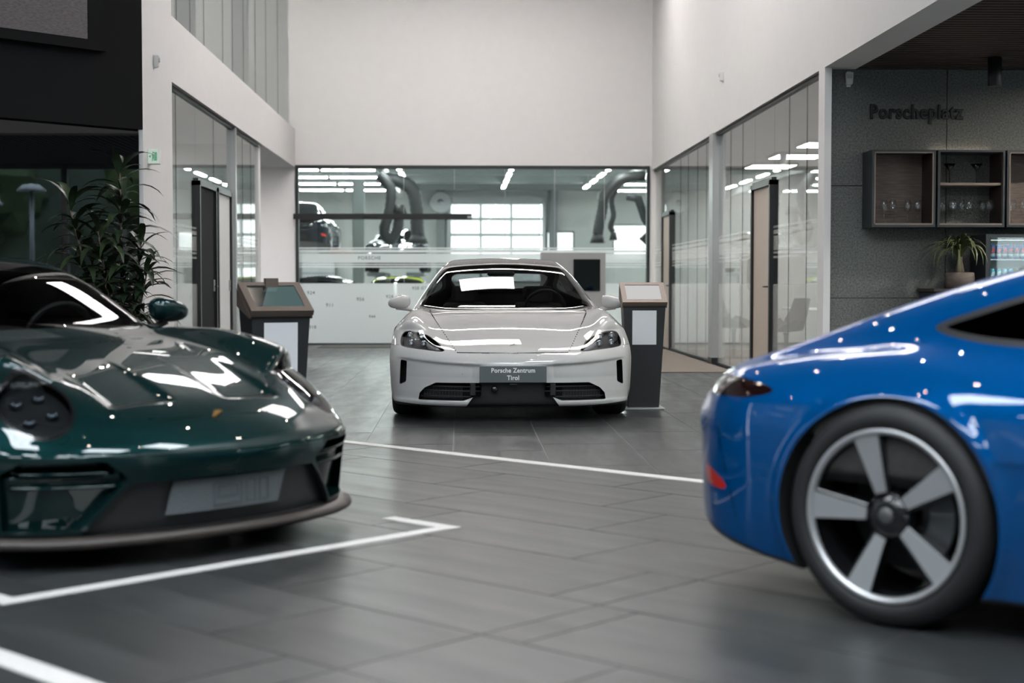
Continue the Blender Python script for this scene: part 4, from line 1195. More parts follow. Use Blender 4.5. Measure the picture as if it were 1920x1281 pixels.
# ------------------------------------------------------------------ the three show cars
CP = build_coupe_meshes()
COUPE_OUT, COUPE_FULL, _ = coupe_shape()
coupe = car_meshes(CP, ['body_shell', 'hood', 'engine_lid', 'windshield', 'rear_window', 'tail_lamp', 'panel_gap', 'underbody', 'front_grille', 'rear_diffuser', 'cabin_lining'],
                   ['door', 'side_window', 'window_seal', 'headlamp_lens', 'headlamp_rim', 'rear_reflector', 'side_duct', 'wheel_well', 'wheel_well_rear', 'hood_slot'])
MIRROR = mirror_mesh()
CREST = crest_mesh()
W_BLUE = wheel_meshes(.358, .275, .31, 'five')
W_COUPE_F = wheel_meshes(.340, .262, .26, 'twin')
def lamp_cup(name, lens, depth):
    # dark reflector bowl behind a lens
    return mesh_of(name, lens, -depth)
CUP = [lamp_cup('lamp_bowl', q, .035) for q in lr(CP['headlamp_lens'])]
m_led = MB().lathe([(0,.006),(.014,.010),(.022,.004),(.026,-.004),(.026,-.016),(0,-.016)], 18).mesh('led_module')
pbr('lamp_module', (.06, .07, .08), .12, .8)
m_bar = MB().bbox((-.006, -.055, -.004), (.006, .055, .006), .003, 1).mesh('light_bar')
def coupe_car(name, label, loc, rz, paint_m, glass='car_glass', detail='full'):
    car = thing(name, label, 'car', loc, rz)
    for n in ('body_shell', 'hood', 'engine_lid'): mobj(n, coupe[n][0], paint_m, car)
    for q in coupe['door']: mobj('door', q, paint_m, car)
    mobj('windshield', coupe['windshield'][0], glass, car); mobj('rear_window', coupe['rear_window'][0], 'car_glass_dark', car)
    for q in coupe['side_window']: mobj('side_window', q, 'car_glass_dark', car)
    for q in coupe['window_seal']: mobj('window_seal', q, 'black_plastic', car)
    mobj('panel_gap', coupe['panel_gap'][0], 'gap_black', car); mobj('underbody', coupe['underbody'][0], 'black_plastic', car)
    mobj('rear_diffuser', coupe['rear_diffuser'][0], 'black_plastic', car)
    mobj('front_grille', coupe['front_grille'][0], 'vent_dark', car)
    for q in coupe['side_duct']: mobj('side_duct', q, paint_m, car)
    for q in coupe['hood_slot']: mobj('hood_slot', q, 'gap_black', car)
    for q in coupe['wheel_well'] + coupe['wheel_well_rear']: mobj('wheel_well', q, 'gap_black', car)
    mobj('cabin_lining', coupe['cabin_lining'][0], 'cabin', car)
    mobj('tail_lamp', coupe['tail_lamp'][0], 'red_dark', car)
    for q in coupe['rear_reflector']: mobj('rear_reflector', q, 'red_lens', car)
    c0, uu, vv, nn = CP['lamp_frame']
    for i, s in enumerate((1, -1)):
        lamp = mobj('headlamp', coupe['headlamp_rim'][i], 'black_gloss', car)
        mobj('lamp_bowl', CUP[i], 'lamp_inner', lamp)
        mobj('lens', coupe['headlamp_lens'][i], 'lamp_glass', lamp)
        for a in (-.068, .068):
            for b in (-.045, .045):
                p = c0 + uu*a*.9 + vv*b
                tt = np.arange(.06, -.10, -.002); pp = p[None] + nn[None]*tt[:, None]
                p = pp[np.argmax(COUPE_OUT(pp[:, 0], np.abs(pp[:, 1]), pp[:, 2]) < 0)] - nn*.020
                q = Matrix((( uu[0], vv[0], nn[0]), (uu[1], vv[1], nn[1]), (uu[2], vv[2], nn[2])))
                if s < 0: q = Matrix(((1,0,0),(0,-1,0),(0,0,1))) @ q @ Matrix(((1,0,0),(0,-1,0),(0,0,1)))
                o = mobj('led_module', m_led, 'lamp_module', lamp, (p[0], s*p[1], p[2])); o.rotation_euler = q.to_euler()
    if detail == 'full':
        for s in (1, -1):
            mi = mobj('mirror', MIRROR, paint_m, car, (-.88, s*.93, .955))
            mi.rotation_euler = (0, 0, math.radians(6*s))
            if s < 0: mi.scale = (1, -1, 1)
            MB().tube([(-.90, s*.93, .90), (-.92, s*.88, .87), (-.94, s*.80, .86)], [.022, .018, .02], 8).build('mirror_arm', 'black_plastic', car)
        cz = surf_point(COUPE_FULL, .83, 0)
        cr = mobj('crest', CREST, 'crest_gold', car, (.83, 0, cz + .001)); cr.rotation_euler = (0, math.radians(30), -math.pi/2)
        add_interior(car, [-1.35], -.50, .80, .60, (-1.02, .36, .82))
    add_wheel(car, W_COUPE_F, 0, .915, .340, 1, .3); add_wheel(car, W_COUPE_F, 0, -.915, .340, -1, .3)
    a = math.radians(104)
    add_wheel(car, W_BLUE, -2.45, .925, .358, 1, a); add_wheel(car, W_BLUE, -2.45, -.925, .358, -1, math.radians(76))
    return car
H = math.radians(-45)
fw = Vector((R2, -R2, 0))
blue_rear = Vector((1.99, 5.30, 0))
blue = coupe_car('sports_car', 'glossy blue sports coupe seen from its right rear wheel, cut off by the picture edge', blue_rear + fw*2.45, H, 'paint_blue', 'car_glass_dark')
green_nose = Vector((-.90, 6.00, 0))
green = coupe_car('sports_car', 'dark metallic green sports coupe with round headlamps parked behind the white bay line', green_nose - fw*.995, H, 'paint_green')
def front_lip(car, sh):
    # black chin splitter that follows the bumper in plan
    m = MB(); n = 26
    top = []; 
    pl = [(float(.965 - np.interp(abs(y), [0,.2,.4,.6,.75,.85,.95], [0,.008,.035,.095,.185,.285,.44])) + .012, y) for y in np.linspace(-.90, .90, n)]
    prev = None
    for (x, y) in pl:
        r = [(x-.05, y*.985, .128), (x+.008, y, .118), (x+.012, y, .100), (x-.008, y*.995, .085), (x-.14, y*.93, .095)]
        v = [m.bm.verts.new(p) for p in r]
        if prev:
            for k in range(4): 
                f = m.bm.faces.new((prev[k], prev[k+1], v[k+1], v[k])); f.smooth = True
        prev = v
    m.build('front_splitter', 'splitter_brown', car)
front_lip(green, None); front_lip(blue, None)
def nose_x(y, z):
    xx = np.arange(1.02, .2, -.003); return float(xx[np.argmax(COUPE_OUT(xx, np.full_like(xx, abs(y)), np.full_like(xx, z)) < 0)])
for car, pm in ((green, 'paint_green'), (blue, 'paint_blue')):
    for s in (-1, 1):
        for z, y0, y1, w in ((.372, .53, .80, .010), (.318, .50, .815, .013)):
            P = [(nose_x(y, z) - .020, s*y, z) for y in np.linspace(y0, y1, 10)]
            m = MB(); pv = None
            for p in P:
                v = [m.bm.verts.new((p[0]+dx, p[1], p[2]+dz)) for dx, dz in ((.012, 0), (0, w*.6), (-.06, w*.9), (-.06, -w*.4), (0, -w*.5))]
                if pv:
                    for k in range(5):
                        f = m.bm.faces.new((pv[k], pv[(k+1) % 5], v[(k+1) % 5], v[k])); f.smooth = True
                pv = v
            m.build('duct_vane', pm, car)
# pale mesh panel with the raised numerals in the green car's grille
m = MB(); pv = None
for y in np.linspace(-.28, .27, 12):
    k = (y + .28)/.55
    x = nose_x(y, .25) - .022
    v = [m.bm.verts.new((x + dx, y + .02*t, z)) for dx, t, z in ((0, -1, .188), (0, 1, .318), (-.006, 1, .318), (-.006, -1, .188))]
    if pv:
        for q in range(4): m.bm.faces.new((pv[q], pv[(q+1) % 4], v[(q+1) % 4], v[q]))
    pv = v
gp = m.build('grille_panel', 'mesh_panel', green)
# numerals drawn as square outlines
def outline(name, rects, parent):
    m = MB()
    for (y0, z0, y1, z1) in rects:
        x = nose_x((y0+y1)/2, .25) - .021
        m.box((x-.001, min(y0, y1), z0), (x+.0015, max(y0, y1), z1))
    m.build(name, 'mesh_dark', parent)
def frame_r(y0, z0, y1, z1, w=.006): return [(y0, z0, y1, z0+w), (y0, z1-w, y1, z1), (y0, z0, y0+w, z1), (y1-w, z0, y1, z1)]
outline('numeral', frame_r(-.085, .205, .055, .298) + frame_r(-.062, .238, .035, .285), gp)
outline('numeral', frame_r(.075, .205, .125, .298), gp)
outline('numeral', frame_r(.145, .205, .195, .298), gp)

# ---- saloon
SP = build_sedan_meshes()
SED_OUT, SED_FULL = sedan_shape()
sed = car_meshes(SP, ['body_shell', 'hood', 'windshield', 'roof_panel', 'rear_window', 'tail_lamp', 'panel_gap', 'underbody', 'centre_panel', 'cabin_lining'],
                 ['front_door', 'rear_door', 'side_window', 'headlamp_lens', 'headlamp_rim', 'wheel_well', 'wheel_well_rear', 'air_curtain', 'front_intake'])
W_SED = wheel_meshes(.352, .275, .265, 'twin')
white = thing('saloon_car', 'pale grey white electric saloon facing the camera in the aisle', 'car', (.40, 12.50, 0), -math.pi/2)
for n in ('body_shell', 'hood'): mobj(n, sed[n][0], 'paint_white', white)
for n in ('front_door', 'rear_door'):
    for q in sed[n]: mobj('door', q, 'paint_white', white)
mobj('windshield', sed['windshield'][0], 'car_glass', white)
mobj('roof_panel', sed['roof_panel'][0], 'black_gloss', white)
mobj('rear_window', sed['rear_window'][0], 'car_glass', white)
for q in sed['side_window']: mobj('side_window', q, 'car_glass', white)
mobj('panel_gap', sed['panel_gap'][0], 'gap_black', white); mobj('underbody', sed['underbody'][0], 'black_plastic', white)
mobj('centre_panel', sed['centre_panel'][0], 'black_plastic', white); mobj('tail_lamp', sed['tail_lamp'][0], 'red_dark', white)
for q in sed['air_curtain']: mobj('air_curtain', q, 'gap_black', white)
for q in sed['front_intake']: mobj('front_intake', q, 'gap_black', white)
for q in sed['wheel_well'] + sed['wheel_well_rear']: mobj('wheel_well', q, 'gap_black', white)
mobj('cabin_lining', sed['cabin_lining'][0], 'cabin', white)
scup = [mesh_of('lamp_bowl', q, -.028) for q in lr(SP['headlamp_lens'])]
m_ring = MB().lathe([(.010, -.006), (.021, -.004), (.023, .002), (.017, .006), (.010, .0)], 20, 'x').mesh('led_ring')
m_dot = MB().lathe([(0, .006), (.008, .004), (.011, -.004), (0, -.005)], 14, 'x').mesh('led_core')
for i, s in enumerate((1, -1)):
    lamp = mobj('headlamp', sed['headlamp_rim'][i], 'black_gloss', white)
    mobj('lamp_bowl', scup[i], 'lamp_inner', lamp)
    mobj('lens', sed['headlamp_lens'][i], 'lamp_glass', lamp)
    for (y, z) in ((.823, .678), (.725, .672), (.808, .622), (.705, .618)):
        # find the lens surface along x
        xx = np.arange(1.0, .1, -.004); f = SED_OUT(xx, np.full_like(xx, y), np.full_like(xx, z)); xs = float(xx[np.argmax(f < 0)])
        mobj('led_ring', m_ring, 'lamp_chrome', lamp, (xs - .018, s*y, z)); mobj('led_core', m_dot, 'print_white', lamp, (xs - .02, s*y, z))
for s in (1, -1):
    mi = mobj('mirror', MIRROR, 'paint_white', white, (-.93, s*.965, .928)); mi.scale = (1.1, s*1.0, .95)
    MB().tube([(-.92, s*.99, .885), (-.95, s*.90, .868), (-.97, s*.86, .862)], [.024, .018, .02], 8).build('mirror_arm', 'paint_white', white)
    # intake blades and their uprights
    fi = lambda y, z: float((lambda xx: xx[np.argmax(SED_OUT(xx, np.full_like(xx, y), np.full_like(xx, z)) < 0)])(np.arange(1.0, .2, -.004)))
    for z, y0, y1 in ((.285, .25, .66), (.250, .25, .705), (.205, .33, .73)):
        pts = [(fi(y, z) - .028, s*y, z) for y in np.linspace(y0, y1, 9)]
        MB().tube(pts, .006, 6).build('intake_blade', 'black_plastic', white)
    m = MB(); m.bbox((fi(.315, .26) - .06, s*.315-.022, .215), (fi(.315, .26) - .012, s*.315+.022, .312), .006, 2); m.build('intake_upright', 'black_plastic', white)
    rd = MB()
    for k in range(26):
        y = .40 + .30*k/25
        rd.box((fi(y, .24) - .072, s*y-.002, .19), (fi(y, .24) - .066, s*y+.002, .29))
    rd.build('radiator_fins', 'mesh_grey', white)
nose = fi(0, .39)
pl = MB().bbox((nose + .004, -.262, .322), (nose + .014, .262, .452), .004, 2).build('number_plate', 'plate_grey', white)
for t, z in (('Porsche Zentrum', .402), ('Tirol', .344)):
    me = text_mesh(t, .050, .0008, .0013, 1.05, 'CENTER')
    o = mobj('plate_lettering', me, 'print_white', pl, (nose + .0152, 0, z)); o.rotation_euler = (math.pi/2, 0, math.pi/2); o.scale = (.92, 1, 1)
MB().lathe([(0, nose+.006), (.018, nose+.004), (.026, nose-.006), (.026, nose-.03)], 20, 'x', (-.012, -.145, .268)).build('radar_sensor', 'black_gloss', white)
MB().bbox((nose-.02, -.03, .300), (nose+.006, .03, .318), .004, 1).build('front_camera', 'black_plastic', white)
cz = surf_point(SED_FULL, .72, 0)
cr = mobj('crest', CREST, 'crest_gold', white, (.72, 0, cz + .001)); cr.rotation_euler = (0, math.radians(18), -math.pi/2); cr.scale = (1, .85, 1)
add_interior(white, [-1.75, -2.65], -.66, .83, .70, (-1.22, .37, .86), 'cabin')
mh = MB().bbox((-1.62, -.16, 1.165), (-1.50, .10, 1.215), .02, 2).build('rear_view_mirror', 'black_plastic', white)
for x, y, R, s in ((0, .975, .352, 1), (0, -.975, .352, -1), (-2.9, .97, .352, 1), (-2.9, -.97, .352, -1)):
    add_wheel(white, W_SED, x, y, R, s, .2)
# ------------------------------------------------------------------ showroom lamps under the high roof
pan_frame = MB().box((-.96, -.76, 0), (.96, .76, .10)).mesh('frame'); pan_lit = MB().box((-.90, -.70, -.004), (.90, .70, 0)).mesh('diffuser')
bar_v = MB().box((-.006, -.70, -.010), (.006, .70, -.004)).mesh('louvre'); bar_h = MB().box((-.90, -.006, -.010), (.90, .006, -.004)).mesh('louvre')
def ceiling_panel(x, y, z=ZC-.10, rz=0, lit='lamp_warm'):
    t = thing('ceiling_light', 'bright rectangular light panel under the dark hall ceiling', 'lamp', (x, y, z), rz, 'hall ceiling panels')
    mobj('frame', pan_frame, 'frame_black', t); mobj('diffuser', pan_lit, lit, t)
    for k in range(1, 6): mobj('louvre', bar_v, 'frame_grey', t, (-.9+.3*k, 0, 0))
    for k in range(1, 4): mobj('louvre', bar_h, 'frame_grey', t, (0, -.70+.35*k, 0))
for y, xs in ((13.6, (2.2,)), (17.0, (-1.75, 2.2)), (20.6, (.05,))):
    for x in xs: ceiling_panel(x, y)
for x, y in ((-7.5, -5.0), (-4.0, -5.0), (-.5, -5.0), (2.0, -5.0), (-7.5, -1.0), (-4.0, -1.0), (-.5, -1.0), (2.0, -1.0), (-7.0, 3.5), (-3.6, 3.5), (.6, 3.5), (2.2, 6.5)): ceiling_panel(x, y, lit='lamp_front_fill')  # cool panels added up front to brighten the saloon's bumper
ww = thing('wall_washer', 'long slim light strip washing the white back wall from above', 'lamp', (.2, 23.4, ZC-.16))
glow('washer_lit', (1.0, .95, .935), 60.0)
MB().box((-2.75, -.14, 0), (2.75, .14, .16)).build('housing', 'frame_black', ww); MB().box((-2.7, -.10, -.004), (2.7, .10, 0)).build('diffuser', 'washer_lit', ww)
can = MB().lathe([(0, .22), (.055, .22), (.055, 0), (.045, 0), (.045, .03), (0, .03)], 16).mesh('housing'); lit = MB().lathe([(0, .002), (.034, .002), (.034, .006), (0, .006)], 16).mesh('lens')
def spot(x, y, z):
    t = thing('spotlight', 'small round spotlight hanging under the dark hall ceiling', 'lamp', (x, y, z), 0, 'hall spotlights')
    mobj('housing', can, 'frame_black', t); mobj('lens', lit, 'spot_warm', t)
    MB().tube([(0, 0, .21), (0, 0, ZC - z)], .01, 6).build('stem', 'frame_black', t)
for x in (-6.5, -3.0, -.8, 1.2, 2.9):
    for y in (-3.0, 1.5, 5.5, 9.0, 12.2, 16): 
        if x < -3.1 and y > 9.5: continue
        spot(x, y, ZC-.6)

glow('lounge_fill', (1.0, .92, .82), 1800.0)
# flat lamps added to brighten the side rooms and the upper gallery
glow('lamp_room_fill', (1.0, .95, .91), 26.0)
rl_f = MB().box((-.40, -.40, 0), (.40, .40, .04)).mesh('frame'); rl_l = MB().box((-.37, -.37, -.004), (.37, .37, 0)).mesh('diffuser')
def room_fill_panel(x, y, z, label, group):
    t = thing('ceiling_light', label, 'lamp', (x, y, z), 0, group)
    mobj('frame', rl_f, 'frame_grey', t); mobj('diffuser', rl_l, 'lamp_room_fill', t)
for y in (15.6, 17.6, 19.3): room_fill_panel(5.3, y, 3.095, 'square fill lamp added to the near right glass room', 'right room fill lamps')
for y in (21.4, 23.4, 25.4): room_fill_panel(5.3, y, 3.095, 'square fill lamp added to the far right glass room', 'far right room fill lamps')
for y in (16.4, 18.6, 20.8): room_fill_panel(-5.0, y, 3.105, 'square fill lamp added to the left glass room', 'left room fill lamps')
for y in (23.4, 25.4): room_fill_panel(-5.2, y, 3.105, 'square fill lamp added to the left passage', 'left passage fill lamps')
for y in (16.6, 19.4, 22.2, 25.0): room_fill_panel(-4.4, y, 7.15, 'square fill lamp added to the upper gallery', 'upper gallery fill lamps')

for x, y in ((5.9, 12.6), (7.4, 12.4), (4.4, 9.5), (6.5, 9.5), (5.2, 5.5), (7.5, 5.5)):  # unseen lamps added to brighten the dim lounge
    t = thing('recessed_fill_lamp', 'small round fill lamp added between the lounge ceiling slats', 'lamp', (x, y, 3.112), 0, 'lounge fill lamps')
    MB().lathe([(.05, 0), (.065, 0), (.065, .05), (.05, .05)], 20, caps=False).build('ring', 'frame_black', t); MB().lathe([(0, .012), (.05, .012), (.05, .008), (0, .008)], 18).build('lens', 'lounge_fill', t)
# ------------------------------------------------------------------ information terminals
pbr('bronze', (.15, .115, .095), .42, .35); pbr('kiosk_dark', (.012, .0135, .015), .5); pbr('paper', (.70, .71, .73), .7)
glow('screen_white', (.90, .89, .88), .62)
def screen_mat():
    m = bpy.data.materials.new('screen_teal'); m.use_nodes = True; t = m.node_tree; b = t.nodes['Principled BSDF']
    tc = t.nodes.new('ShaderNodeTexCoord'); mp = t.nodes.new('ShaderNodeMapping'); mp.inputs['Rotation'].default_value = (0, 0, .45)
    w = t.nodes.new('ShaderNodeTexGradient'); rp = t.nodes.new('ShaderNodeValToRGB')
    e = rp.color_ramp.elements; rp.color_ramp.interpolation = 'CONSTANT'
    e[0].position = 0; e[0].color = (.008, .012, .014, 1); e[1].position = .36; e[1].color = (.07, .115, .115, 1)
    mp.inputs['Location'].default_value = (.5, 0, 0); mp.inputs['Scale'].default_value = (2.2, 2.2, 1)
    t.links.new(tc.outputs['Object'], mp.inputs[0]); t.links.new(mp.outputs[0], w.inputs[0]); t.links.new(w.outputs[0], rp.inputs[0])
    t.links.new(rp.outputs[0], b.inputs['Emission Color']); b.inputs['Emission Strength'].default_value = 1.0
    b.inputs['Base Color'].default_value = (.004, .005, .006, 1); b.inputs['Roughness'].default_value = .12
    MAT['screen_teal'] = m
screen_mat()
def terminal(loc, rz, label, scr):
    """front faces local -y"""
    t = thing('info_terminal', label, 'kiosk', loc, rz)
    MB().bbox((-.175, -.14, 0), (.175, .20, .018), .004, 1).build('base_plate', 'frame_grey', t)
    m = MB(); m.hull8([(-.135,-.07,.018),(.135,-.07,.018),(.135,.10,.018),(-.135,.10,.018)], [(-.185,-.10,.90),(.185,-.10,.90),(.185,.16,.98),(-.185,.16,.98)])
    bmesh.ops.bevel(m.bm, geom=list(m.bm.edges), offset=.004, segments=1, affect='EDGES'); m.build('pedestal', 'kiosk_dark', t)
    # sloping head: frame of four bars round the screen
    a = math.atan2(.17, .28)
    def P(x, v, w): return (x, -.125 + v*math.cos(a) - w*math.sin(a), .905 + v*math.sin(a) + w*math.cos(a))
    L = .33
    def slab(m, x0, x1, v0, v1, w0, w1): return m.hull8([P(x0,v0,w0),P(x1,v0,w0),P(x1,v1,w0),P(x0,v1,w0)], [P(x0,v0,w1),P(x1,v0,w1),P(x1,v1,w1),P(x0,v1,w1)])
    m = MB(); slab(m, -.195, .195, 0, .05, 0, .035); slab(m, -.195, .195, L-.04, L, 0, .035); slab(m, -.195, -.152, .05, L-.04, 0, .035); slab(m, .152, .195, .05, L-.04, 0, .035); slab(m, -.19, .19, .004, L-.004, -.012, .002)
    m.build('screen_frame', 'bronze', t)
    sc = slab(MB(), -.152, .152, .05, L-.04, .024, .028).build('screen', scr, t)
    m = MB()
    for s in (-1, 1): m.prism([(-.115,.895),(.165,1.07),(.165,.96),(-.10,.885)], s*.19-.006, s*.19+.006, 'x')
    m.build('side_cheek', 'bronze', t)
    # sheet of A4 on the front
    f = lambda x, z: (x, -.071 - .03*(z-.018)/.882 - .002, z)
    m = MB(); m.hull8([f(-.105,.565), f(.105,.565), (.105, f(0,.565)[1]+.001, .565), (-.105, f(0,.565)[1]+.001, .565)], [f(-.105,.862), f(.105,.862), (.105, f(0,.862)[1]+.001, .862), (-.105, f(0,.862)[1]+.001, .862)])
    m.build('notice_sheet', 'paper', t)
    if scr == 'screen_teal': MB().box((-.03, .10, 1.075), (.05, .14, 1.13)).build('camera_box', 'bronze', t)
    return t
terminal((1.585, 12.93, 0), 0, 'dark information terminal with white screen beside the white saloon', 'screen_white')
terminal((-1.13, 9.05, 0), math.radians(25), 'bronze-framed information terminal with teal screen behind the green coupe', 'screen_teal')
# ------------------------------------------------------------------ display stand near the glazing
ds = thing('display_stand', 'light grey display stand with a black screen behind the white saloon', 'display', (1.82, 24.3, 0))
pbr('stand_grey', (.34, .34, .335), .5)
MB().bbox((-.53, -.10, 0), (.53, .10, 1.60), .006, 1).build('panel', 'stand_grey', ds)
MB().bbox((.0, -.112, .97), (.44, -.098, 1.49), .004, 1).build('screen', 'black_glass', ds)
MB().bbox((-.62, -.35, 0), (.62, .35, .02), .004, 1).build('base_plate', 'stand_grey', ds)
# ------------------------------------------------------------------ mats
tag(boxo('floor_mat', (2.30, 18.1, .0), (3.36, 24.2, .010), 'carpet'), 'brown entrance mat along the right glass wall', 'mat')
tag(boxo('floor_mat', (-2.45, 25.2, .0), (-.4, 26.35, .010), 'doormat'), 'grey-green doormat before the workshop glazing', 'mat')
# ------------------------------------------------------------------ big wall screen
scr = thing('wall_screen', 'large dark wall screen showing grey asphalt, cut off at the top left', 'screen', dwp(.42, 0, 3.18), math.radians(-135))
# local x runs along the wall away from the pier, local -y faces the room... built in wall coordinates
MB().box((0, .0, 0), (6.0, .09, 3.6)).build('bezel', 'wall_black', scr)
pbr('screen_asphalt', (.004, .004, .004), .4, emit=(.055, .050, .052), estr=1.0)
t = MAT['screen_asphalt'].node_tree; b = t.nodes['Principled BSDF']
tc = t.nodes.new('ShaderNodeTexCoord'); nz = t.nodes.new('ShaderNodeTexNoise'); nz.inputs['Scale'].default_value = 55; nz.inputs['Detail'].default_value = 6
mp = t.nodes.new('ShaderNodeMapping'); mp.inputs['Scale'].default_value = (.5, 1, 2.2)
rp = t.nodes.new('ShaderNodeValToRGB'); rp.color_ramp.elements[0].position = .3; rp.color_ramp.elements[0].color = (.028, .026, .029, 1); rp.color_ramp.elements[1].position = .75; rp.color_ramp.elements[1].color = (.085, .076, .080, 1)
t.links.new(tc.outputs['Object'], mp.inputs[0]); t.links.new(mp.outputs[0], nz.inputs['Vector']); t.links.new(nz.outputs[0], rp.inputs[0]); t.links.new(rp.outputs[0], b.inputs['Emission Color'])
MB().box((.20, .09, .09), (5.8, .094, 3.5)).build('picture', 'screen_asphalt', scr)
# ------------------------------------------------------------------ exit sign and motion sensors
glow('sign_face', (.80, 1.0, .85), .55); pbr('sign_green', (.10, .32, .18), .5, emit=(.10, .32, .18), estr=.3)
ex = thing('exit_sign', 'small lit green emergency exit sign on the white pier', 'sign', (XL, 14.15, 2.29))
MB().bbox((0, -.05, -.07), (.105, .05, .07), .004, 1).build('housing', 'print_white', ex)
MB().box((.004, -.054, -.066), (.101, -.050, .066)).build('face', 'sign_face', ex)
m = MB()   # running figure, door and arrow
m.box((.064, -.056, -.04), (.088, -.054, .04)); m.prism([(.040,-.045),(.048,-.045),(.052,-.012),(.058,-.040),(.063,-.040),(.060,.022),(.045,.024),(.036,.004),(.040,.002),(.046,.014)], -.056, -.054, 'y'); m.prism([(.012, .0), (.030, .015), (.030, -.015)], -.056, -.054, 'y'); m.lathe([(0, -.056), (.008, -.056), (.008, -.054), (0, -.054)], 10, 'y', (.054, 0, .036))
m.build('pictogram', 'sign_green', ex)
def sensor(loc, rz, label):
    t = thing('motion_sensor', label, 'sensor', loc, rz, 'motion sensors')
    m = MB(); m.hull8([(-.03,-.045,-.05),(.03,-.045,-.05),(.03,0,-.06),(-.03,0,-.06)], [(-.035,-.055,.06),(.035,-.055,.06),(.035,0,.06),(-.035,0,.06)]); bmesh.ops.bevel(m.bm, geom=list(m.bm.edges), offset=.006, segments=2, affect='EDGES')
    m.build('housing', 'ceiling_white', t)
    MB().bbox((-.024, -.057, .0), (.024, -.046, .04), .004, 1).build('lens', 'frame_grey', t)
    MB().box((-.02, -.004, -.075), (.02, .0, .07)).build('bracket', 'ceiling_white', t)
sensor((XL, 14.42, 3.22), math.pi/2, 'small grey motion sensor high on the left white pier')
sensor((XR, 19.3, 3.78), -math.pi/2, 'tiny white sensor box high on the right white wall')
sensor((3.66, YCW, 3.03), 0, 'white motion sensor in the top corner of the concrete wall')
# ------------------------------------------------------------------ lounge shelving
pbr('shelf_frame', (.030, .036, .042), .45); pbr('shelf_wood', (.15, .115, .10), .55, noise=.28, nscale=5, nstretch=(1.2, 1, 14)); pbr('shelf_wood_dark', (.045, .030, .025), .55, noise=.25, nscale=5, nstretch=(1.5, 1, 12))
pbr('shelf_edge', (.22, .175, .15), .5)
glassy('stemware', (.96, .965, .965), ior=1.6); glassy('stem_dark', (.22, .20, .19), ior=1.5)
YF = YCW - .34
def shelf_unit(x0, x1, z0, z1, label, open_back):
    t = thing('wall_shelf', label, 'shelf', (x0, YCW, z0)); w, h = x1-x0, z1-z0; f = .020
    m = MB(); m.box((0,-.34,0),(f,0,h)).box((w-f,-.34,0),(w,0,h)).box((f,-.34,h-f),(w-f,0,h)).box((f,-.34,0),(w-f,0,f)); m.build('carcass', 'shelf_frame', t)
    for s, xx in ((0, f), (1, w-f-.008)): MB().box((xx,-.325,f),(xx+.008,-.01,h-f)).build('side_lining', 'shelf_wood_dark', t)
    if not open_back: MB().box((f,-.012,f),(w-f,-.002,h-f)).build('back_panel', 'shelf_wood', t)
    if open_back: MB().box((f+.008,-.31,h*.545),(w-f-.008,-.005,h*.545+.024)).build('shelf_board', 'shelf_edge', t)
    MB().box((f,-.335,f),(w-f,-.005,f+.016)).build('bottom_board', 'shelf_edge', t)
    if not open_back:
        m = MB(); e = .012; m.box((f,-.342,f),(f+e,-.33,h-f)).box((w-f-e,-.342,f),(w-f,-.33,h-f)).box((f,-.342,h-f-e),(w-f,-.33,h-f)).box((f,-.342,f),(w-f,-.33,f+e)); m.build('edge_trim', 'shelf_edge', t)
    return t
shelf_unit(3.80, 4.395, 1.62, 2.335, 'dark framed wall shelf with walnut back, leftmost above the pot plant', False)
shelf_unit(4.415, 5.045, 1.62, 2.335, 'dark framed wall shelf with open back and middle board', True)
shelf_unit(5.065, 5.66, 1.62, 2.335, 'dark framed wall shelf with walnut back, cut off at the right edge', False)
wine = MB().lathe([(.030,0),(.030,.003),(.006,.008),(.0035,.02),(.0035,.095),(.006,.10),(.022,.115),(.034,.14),(.037,.165),(.033,.195),(.027,.225),(.0255,.225),(.031,.195),(.035,.165),(.032,.142),(.020,.118),(0,.106)], 18).mesh('wine_glass')
mart = MB().lathe([(.036,0),(.036,.003),(.006,.008),(.004,.02),(.004,.115),(.008,.122),(.058,.185),(.0565,.185),(.006,.126),(0,.124)], 20).mesh('cocktail_glass')
def glass(me, x, dy, z, label, group, mat='stemware', nm='wine_glass'):
    o = mobj(nm, me, mat, None, (x, YCW - dy, z)); tag(o, label, 'glass', group)
zb = 1.62 + .037
ORD = ['first', 'second', 'third', 'fourth', 'fifth', 'sixth', 'seventh', 'eighth']
for k, x in enumerate((3.955, 4.035, 4.175, 4.270)): glass(wine, x, .20, zb, ['clear wine glass at the left end of the leftmost shelf', 'clear wine glass, second from the left on the leftmost shelf', 'clear wine glass, third from the left on the leftmost shelf', 'clear wine glass at the right end of the leftmost shelf'][k], 'wine glasses on the leftmost shelf')
for k, (x, d) in enumerate(((4.47,.22),(4.535,.12),(4.60,.22),(4.625,.10),(4.715,.12),(4.755,.22),(4.915,.12),(4.945,.22))): glass(wine, x, d, zb, 'clear wine glass, ' + ORD[k] + ' from the left on the bottom board of the open-back shelf', 'wine glasses on the open-back shelf')
for k, x in enumerate((5.17, 5.27, 5.40, 5.50)): glass(wine, x, .20, zb, 'clear wine glass, ' + ORD[k] + ' from the left in the shelf cut off at the right edge', 'wine glasses on the right shelf')
for k, x in enumerate((4.575, 4.83)): glass(mart, x, .18, 1.62 + .715*.545 + .024, ['dark smoked cocktail glass, left of the pair on the middle board', 'dark smoked cocktail glass, right of the pair on the middle board'][k], 'smoked cocktail glasses', 'stem_dark', 'cocktail_glass')
glow('shelf_led', (1.0, .82, .62), 5.0)
tag(boxo('shelf_lamp', (4.45, YCW-.04, 2.338), (5.02, YCW-.02, 2.348), 'shelf_led'), 'slim warm light strip on top of the open-back shelf', 'lamp')
ds2 = thing('ceiling_spot', 'black cylinder spotlight under the wooden slat ceiling', 'lamp', (4.77, 13.2, 2.86))
